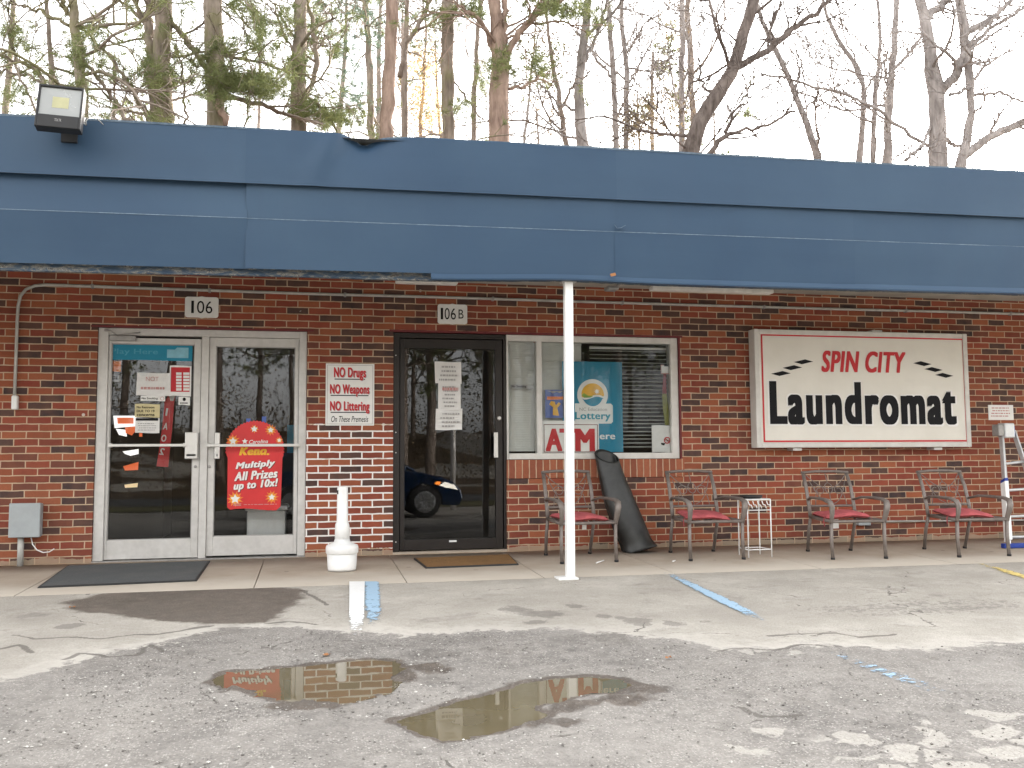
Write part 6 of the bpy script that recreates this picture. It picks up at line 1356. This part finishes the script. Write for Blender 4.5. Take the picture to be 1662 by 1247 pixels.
q = [W(a, b, 11.7) for a, b in ((358,155),(355,172),(360,184),(367,191),(366,204))]; b = MB(); b.tube(q, [0.07, 0.075, 0.085, 0.085, 0.05], 8); o = b.build('broken_branch', M['bark_red'], pt); o['label'] = 'reddish broken branch stub'
grow('pine with a thin second stem and yellow green needle clumps', 14, [(488,-25,20),(486,50,21),(483,120,24),(486,215,28)], [[(489,165,9),(508,135,8),(515,95,9),(509,45,8),(502,-20,7)],[(476,85,4),(455,40,4),(445,-5,3)],[(478,60,4),(455,30,3),(430,10,2)]], 'pine', 'bark_moss', [(480,112,20,28,70),(492,175,30,22,100),(535,190,45,18,100),(420,40,40,40,30),(470,30,20,40,18)], 6, 15, dens=.9)
grow('thin leaning pine with bluish needles between stouter trunks', 20, [(593,-20,10),(596,60,10),(600,120,11),(603,220,12)], [], 'pine', 'bark_moss', [(585,25,30,40,50),(560,90,28,45,34),(575,160,34,40,50),(610,70,20,40,22)], 9, 16, needle='needle_blue')
grow('straight reddish pine trunk left of the golden tree', 13, [(638,-25,19),(634,80,20),(630,140,21),(626,225,22)], [], 'bare', 'bark_red', [], 2, 17, name='pine_tree')
grow('thin dark forked trunk just left of the golden leaves', 15, [(662,-20,7),(661,40,8),(658,100,9),(657,225,10)], [[(648,125,9),(660,75,8),(675,48,8),(692,18,7),(705,-15,5)]], 'bare', 'bark', [], 3, 18, lvl=1)
grow('golden leaved tree glowing in low sun between pine trunks', 30, [(692,20,3),(690,90,4),(686,150,5),(682,228,6)], [], 'bare', 'bark_red', [(690,100,26,50,110),(686,170,34,50,130),(705,190,34,40,80),(676,130,20,60,60)], 6, 19, name='golden_tree', needle='gold', tint='leaf')
grow('straight brown pine trunk right of the golden tree', 14, [(728,-25,20),(726,80,20),(727,150,21),(729,232,22)], [[(718,20,4),(735,25,4),(770,28,3)],[(735,130,3),(760,160,3),(785,195,2)]], 'pine', 'bark_moss', [(725,28,34,18,50),(745,175,26,26,26)], 3, 20, dens=.5)
grow('slim pole like trunk in front of the widest pine', 18, [(781,-20,7),(776,60,7),(770,140,8),(768,234,9)], [], 'pine', 'bark', [(782,130,16,40,40)], 5, 21, dens=.6)
grow('widest pine of the row, forking high with a long right limb', 13, [(802,-25,18),(806,50,22),(811,100,29),(810,150,31),(808,238,33)], [[(816,100,14),(819,50,10),(820,-20,9)],[(822,88,12),(845,50,11),(868,30,10),(905,14,8),(940,-8,6)],[(800,80,9),(786,48,8),(770,34,7),(742,22,4)],[(826,145,5),(860,135,5),(880,120,4),(905,128,3)]], 'pine', 'bark_red', [(812,102,22,26,70),(890,12,36,16,70),(930,18,34,18,46),(875,110,30,30,34),(770,18,26,16,30)], 4, 22, dens=.7)
grow('wispy sapling with a pale thin stem behind the eaves', 22, [(868,60,3),(860,140,4),(850,242,5)], [], 'bare', 'bark_grey', [(890,185,30,40,26)], 6, 23, needle='brownleaf', lvl=1, tint='leaf', brlen=1.6)
grow('slender trunk leaning left toward the widest pine', 16, [(886,20,5),(894,90,6),(908,160,8),(921,243,9)], [[(912,175,5),(930,140,4),(955,120,3)]], 'bare', 'bark', [(880,90,36,50,50)], 6, 24, needle='brownleaf', tint='leaf')
grow('grey pine trunk with a kink above the eaves', 14, [(957,-25,13),(949,60,14),(940,130,15),(936,180,17),(949,245,22)], [[(950,100,7),(970,55,6),(988,-10,5)],[(936,180,5),(905,165,4),(880,130,3)]], 'bare', 'bark_grey', [(965,20,30,30,26)], 6, 25, name='pine_tree')
grow('left one of two close slim trunks by the fascia seam', 17, [(984,-20,7),(990,50,8),(996,120,9),(1000,247,10)], [[(996,130,4),(970,95,4),(940,50,3)],[(994,110,3),(1025,60,3),(1050,10,2)]], 'bare', 'bark_grey', [], 8, 26)
grow('right one of two close slim trunks by the fascia seam', 18, [(1008,-20,7),(1010,60,7),(1019,130,9),(1015,248,9)], [[(1018,140,4),(1045,95,3),(1075,40,2)]], 'bare', 'bark_grey', [(1050,190,50,40,90),(1020,210,34,26,50)], 8, 27, needle='brownleaf', tint='leaf')
grow('left stem of the straight pair beside the dark leaning tree', 20, [(1107,-20,8),(1107,100,9),(1106,250,10)], [], 'bare', 'bark_grey', [(1085,160,34,60,50)], 10, 28, needle='brownleaf', tint='leaf')
grow('right stem of the straight pair beside the dark leaning tree', 21, [(1115,-20,8),(1120,100,10),(1127,240,11)], [], 'bare', 'bark', [(1100,60,36,60,36)], 10, 29, needle='brownleaf', tint='leaf')
grow('dark rough tree leaning strongly to the right', 12, [(1232,-30,18),(1216,20,19),(1199,85,20),(1182,128,22),(1152,168,24),(1132,208,26),(1118,252,29)], [[(1200,108,12),(1232,90,11),(1262,72,11),(1300,38,9),(1340,6,7),(1380,-25,5)],[(1150,252,9),(1175,222,9),(1200,212,6),(1245,203,5),(1296,176,4)],[(1160,160,5),(1140,130,4),(1135,90,3)],[(1258,76,4),(1250,40,4),(1268,5,3)],[(1175,215,4),(1210,160,3),(1240,110,2)]], 'bare', 'bark_dark', [], 12, 30)
grow('thin bare tree leaning left with a zigzag stem', 17, [(1222,-10,6),(1244,48,7),(1258,84,8),(1276,112,8),(1290,150,9),(1308,200,11),(1331,262,13)], [[(1290,150,4),(1305,110,3),(1290,60,2)],[(1300,180,4),(1340,150,3),(1370,140,2)],[(1310,200,3),(1310,110,3),(1298,60,2)]], 'bare', 'bark_grey', [], 8, 31, lvl=2)
grow('slim bare tree whose stem bends left near its top', 18, [(1333,-5,5),(1352,58,6),(1384,95,7),(1401,125,8),(1403,180,9),(1393,265,11)], [[(1402,150,4),(1440,90,3),(1450,40,2)],[(1402,130,3),(1370,60,3),(1355,-5,2)]], 'bare', 'bark_grey', [], 8, 32)
grow('pale slim tree between the bent stem and the straight one', 17, [(1421,-20,5),(1430,50,6),(1426,110,7),(1418,180,8),(1417,267,9)], [[(1426,100,3),(1400,60,3),(1360,10,2)]], 'bare', 'bark_grey', [], 8, 33)
grow('straight grey bare tree left of the big forked one', 16, [(1456,-20,9),(1452,60,10),(1447,130,12),(1440,200,12),(1440,268,15)], [[(1448,115,6),(1475,85,5),(1495,50,4)],[(1442,150,4),(1425,120,3)]], 'bare', 'bark_grey', [], 7, 34)
grow('big grey forked tree with a broken snag', 13, [(1487,-30,15),(1498,30,17),(1508,80,19),(1520,140,26),(1521,200,27),(1523,273,30)], [[(1524,155,15),(1540,130,16),(1548,105,15),(1549,82,9)],[(1502,35,10),(1530,8,10),(1552,-20,8)],[(1512,240,6),(1475,212,6),(1440,175,6),(1395,150,5),(1310,122,4),(1250,106,3)],[(1512,200,5),(1490,240,6),(1455,268,6)],[(1535,225,6),(1550,238,6),(1565,240,4)]], 'bare', 'bark_grey', [], 5, 35)
grow('grey curving tree at the right edge with long side limbs', 12.5, [(1555,-25,15),(1562,35,16),(1572,95,15),(1577,150,13),(1574,215,13),(1556,275,19)], [[(1562,256,14),(1585,240,14),(1620,215,13),(1660,200,12),(1730,192,10)],[(1570,52,10),(1600,36,10),(1622,20,8),(1650,-20,6)],[(1573,75,6),(1610,45,6),(1650,20,5),(1700,10,4)],[(1578,155,6),(1615,150,5),(1650,165,4),(1690,190,3)],[(1577,140,4),(1560,150,4),(1525,165,5)]], 'bare', 'bark_grey', [], 5, 36)
# two generic bare trees and one pine, copied for the farther wood and for the wood across the road
def generic(seed, kind, H=17.0, r0=0.2):
    T = Tree(seed); r_ = T.r; z = np.linspace(-0.2, H, 26); lean = r_.normal(0, 0.03, 2)
    pts = np.stack([lean[0]*z+0.15*np.sin(z*0.5+seed), lean[1]*z+0.12*np.sin(z*0.37+seed*2), z], 1); rad = r0*(1-0.78*(z/H).clip(0)); T.wood.tube(pts, rad, 9)
    root = empty('pine_tree' if kind == 'pine' else 'bare_tree', (0, 0, 0))
    for i in range(16 if kind == 'pine' else 18):
        t = r_.uniform(0.32, 0.98); j = min(24, int(t*25)); a = r_.uniform(0, 6.28)
        d = np.array([math.cos(a), math.sin(a), r_.uniform(0.0, 0.4) if kind == 'pine' else r_.uniform(0.3, 1.1)]); T.branch(pts[j], d, H*0.17*r_.uniform(0.6, 1.2)*(1.2-t*0.6), max(0.02, rad[j]*0.38), 2, 0, 0.05, kids=3, rmin=0.011)
    T.wood.build('trunk', M['bark'], root); fb = MB()
    if kind == 'pine':
        C = [c for c, d in T.tips]+[c for c, d in T.side[::2]]; D = [d for c, d in T.tips]+[d for c, d in T.side[::2]]
        tufts(fb, C, D, 22, 0.34, 0.016, r_); 
    nv = fb.n
    for v_, a_ in zip(T.twig.V, T.twig.A): fb.V.append(v_); fb.A.append(a_)
    for f_, m_, q_ in T.twig.F: fb.F.append((f_+nv, 1, q_))
    fb.build('crown', [M['needle'], M['bark']], root, attr='shade')
    return root
gen = [generic(101, 'bare'), generic(102, 'bare', 15, 0.15), generic(103, 'pine', 18, 0.24)]
labs = ['slender bare tree of the far thicket behind the roof', 'slender bare tree of the far thicket behind the roof', 'distant pine of the far thicket behind the roof']
labr = ['bare tree across the road, mirrored in the shop glass', 'bare tree across the road, mirrored in the shop glass', 'pine across the road, mirrored in the shop glass']
used = [False]*3
def plant(k, x, y, z, s, lab, grp):
    o = gen[k] if not used[k] else dup(gen[k]); used[k] = True
    o.location = (x, y, z); o.rotation_euler = (0, 0, random.uniform(0, 6.28)); o.scale = (s, s, s*random.uniform(0.9, 1.1)); tag(o, lab, 'tree', grp)
for i, px in enumerate((20, 185, 310, 415, 545, 575, 700, 755, 835, 905, 1040, 1075, 1160, 1365)):
    Y = random.uniform(26, 42); p = W(px+random.uniform(-12, 12), 240, Y); k = [0, 1, 2, 1, 2, 0, 0, 1][i % 8]
    plant(k, p[0], Y, -0.1, random.uniform(0.95, 1.2)*(1.15 if px < 1150 else 0.9), labs[k], ['far bare trees behind the roof', 'far bare trees behind the roof', 'far pines behind the roof'][k])
for i in range(90):
    x = -42+i*0.95+random.uniform(-0.9, 0.9); y = random.uniform(-30, -58) if i % 4 else random.uniform(-26, -30); k = [0, 2, 1, 2, 2][i % 5]
    plant(k, x, y, float(ground_z(np.array([x]), np.array([y]), False)[0]), random.uniform(0.75, 1.1), labr[k], ['bare trees across the road', 'bare trees across the road', 'pines across the road'][k])
b = MB(); r_ = np.random.default_rng(5); n = 1500; C = np.stack([r_.uniform(-45, 45, n), r_.uniform(-50, -23.5, n), np.zeros(n)], 1); C[:, 2] = ground_z(C[:, 0], C[:, 1], False)+r_.random(n)**1.3*3.6
blades(b, C, 40, 0.55, 0.075, r_); tag(b.build('underbrush', M['brownleaf'], attr='shade'), 'brown tangled underbrush across the road, mirrored in the glass', 'underbrush', kind='stuff')

# ------------------------------------------------------------------ the dark blue car beside the camera (mirrored in the dark door)
cyS = -9.95; xw = float(W(690, 795, -cyS)[0]); gzc = gz(cyS)
t = thing('parked_car', (xw-1.3, cyS-0.9, gzc), 'dark blue car with its headlight on, mirrored in the dark glass door', 'car')
def CX(x): return xw-1.3+x
prof = [(-2.12, 0.30), (-2.2, 0.55), (-2.16, 0.86), (-1.95, 0.97), (-1.2, 0.97), (0.9, 0.965), (1.25, 0.93), (1.65, 0.83), (1.92, 0.72), (2.05, 0.58), (2.1, 0.40), (2.03, 0.24)]
arch = lambda xc: [(xc+0.37*math.cos(a), 0.32+0.37*math.sin(a)) for a in np.linspace(-0.2, math.pi+0.2, 14)]
poly = prof+arch(1.3)+arch(-1.35)
secs = [(0.0, 0.93), (0.03, 0.98), (0.10, 1.0), (1.66, 1.0), (1.73, 0.98), (1.76, 0.93)]
b = MB(); n = len(poly); V = []
for yy, s_ in secs: V += [(CX(x*(0.985+0.015*s_)), cyS-yy, gzc+0.2+(z-0.2)*(0.96+0.04*s_)) for x, z in poly]
F = [tuple(range(n))[::-1], tuple(range(5*n, 6*n))]+[(k*n+i, k*n+(i+1) % n, (k+1)*n+(i+1) % n, (k+1)*n+i) for k in range(5) for i in range(n)]
b.add(V, F); body = b.build('body', M['carpaint'], t, bevel=0.02)
lo = [(-1.95, 0.96), (1.12, 0.955)]; hi = [(-1.35, 1.42), (0.15, 1.44)]
b = MB(); v = [(CX(lo[0][0]), cyS-0.06, gzc+.95), (CX(lo[1][0]), cyS-0.06, gzc+.95), (CX(hi[1][0]), cyS-0.26, gzc+1.42), (CX(hi[0][0]), cyS-0.26, gzc+1.42)]
v += [(x, 2*(cyS-0.88)-y, z) for x, y, z in v]; b.add(v, [(0, 1, 2, 3), (7, 6, 5, 4), (1, 5, 6, 2), (4, 0, 3, 7)]); b.build('windows', M['carglass'], t, bevel=0.02)
b = MB(); b.box(CX(-1.32), CX(0.12), cyS-1.50, cyS-0.26, gzc+1.415, gzc+1.45); b.build('roof', M['carpaint'], t, bevel=0.02)
for pa_, pb_ in (((1.10, .96), (0.14, 1.44)), ((-1.92, .96), (-1.35, 1.43)), ((-0.35, .96), (-0.40, 1.44))):
    for sd in (0, 1):
        yA, yB = (cyS-0.055, cyS-0.255) if not sd else (cyS-1.705, cyS-1.505); b = MB(); b.tube([(CX(pa_[0]), yA, gzc+pa_[1]), (CX(pb_[0]), yB, gzc+pb_[1])], 0.035, 6); b.build('pillar', M['carpaint'], t)
for xc in (1.3, -1.35):
    for yy, sg in ((cyS-0.02, 1), (cyS-1.74, -1)):
        b = MB(); b.lathe([(0.18, -0.10), (0.31, -0.10), (0.33, -0.07), (0.33, 0.06), (0.31, 0.09), (0.22, 0.095)], (CX(xc), yy-0.02*sg, gzc+0.325), 28, 0, 'y'); wh = b.build('wheel', M['tyre'], t)
        b = MB()
        for i in range(10):
            a = i*0.628; yv = yy-0.02*sg+0.10*sg; p0 = np.array([CX(xc)+0.05*math.cos(a), yv, gzc+0.325+0.05*math.sin(a)]); p1 = np.array([CX(xc)+0.215*math.cos(a+0.08), yv, gzc+0.325+0.215*math.sin(a+0.08)]); b.tube([p0, p1], 0.016, 5)
        b.lathe([(0.225, 0.085*sg), (0.205, 0.105*sg)], (CX(xc), yy-0.02*sg, gzc+0.325), 28, 0, 'y'); b.lathe([(0.06, 0.09*sg), (0.04, 0.115*sg)], (CX(xc), yy-0.02*sg, gzc+0.325), 14, 0, 'y'); b.build('rim', M['rim'], wh)
for yy in (cyS+0.012, cyS-1.772):
    b = MB(); b.prism([(CX(1.60), gzc+0.66), (CX(1.78), gzc+0.60), (CX(1.99), gzc+0.575), (CX(1.93), gzc+0.67), (CX(1.72), gzc+0.73)], min(yy, yy+0.02)-0.02, max(yy, yy+0.02)-0.02+0.02); b.build('headlight', M['headlight'], t)
    b = MB(); b.prism([(CX(1.49), gzc+0.70), (CX(1.595), gzc+0.66), (CX(1.64), gzc+0.73), (CX(1.56), gzc+0.75)], yy-0.02, yy+0.015); b.build('turn_signal', M['amber'], t)
    b = MB(); b.prism([(CX(-2.17), gzc+0.70), (CX(-1.95), gzc+0.72), (CX(-1.95), gzc+0.84), (CX(-2.16), gzc+0.84)], yy-0.02, yy+0.012); b.build('tail_light', M['taillight'], t)
for yy in (cyS+0.03, cyS-1.8):
    b = MB(); b.box(CX(0.78), CX(0.93), yy-0.06, yy+0.06, gzc+0.95, gzc+1.07); b.build('wing_mirror', M['carpaint'], t, bevel=0.02)
for xx in (0.82, -0.32, -1.2):
    b = MB(); b.box(CX(xx)-0.004, CX(xx)+0.004, cyS+0.0005, cyS+0.003, gzc+0.32, gzc+0.94); b.build('door_seam', M['gap_line'], body)
p = W(737, 730, 13.0); b = MB(); b.tube([(p[0], -13.0, gz(-13)), (p[0], -13.0, gz(-13)+3.0)], 0.07, 10); solo(b, 'steel_pole', M['alu'], 'pale steel pole behind the car, mirrored in the dark door', 'pole')
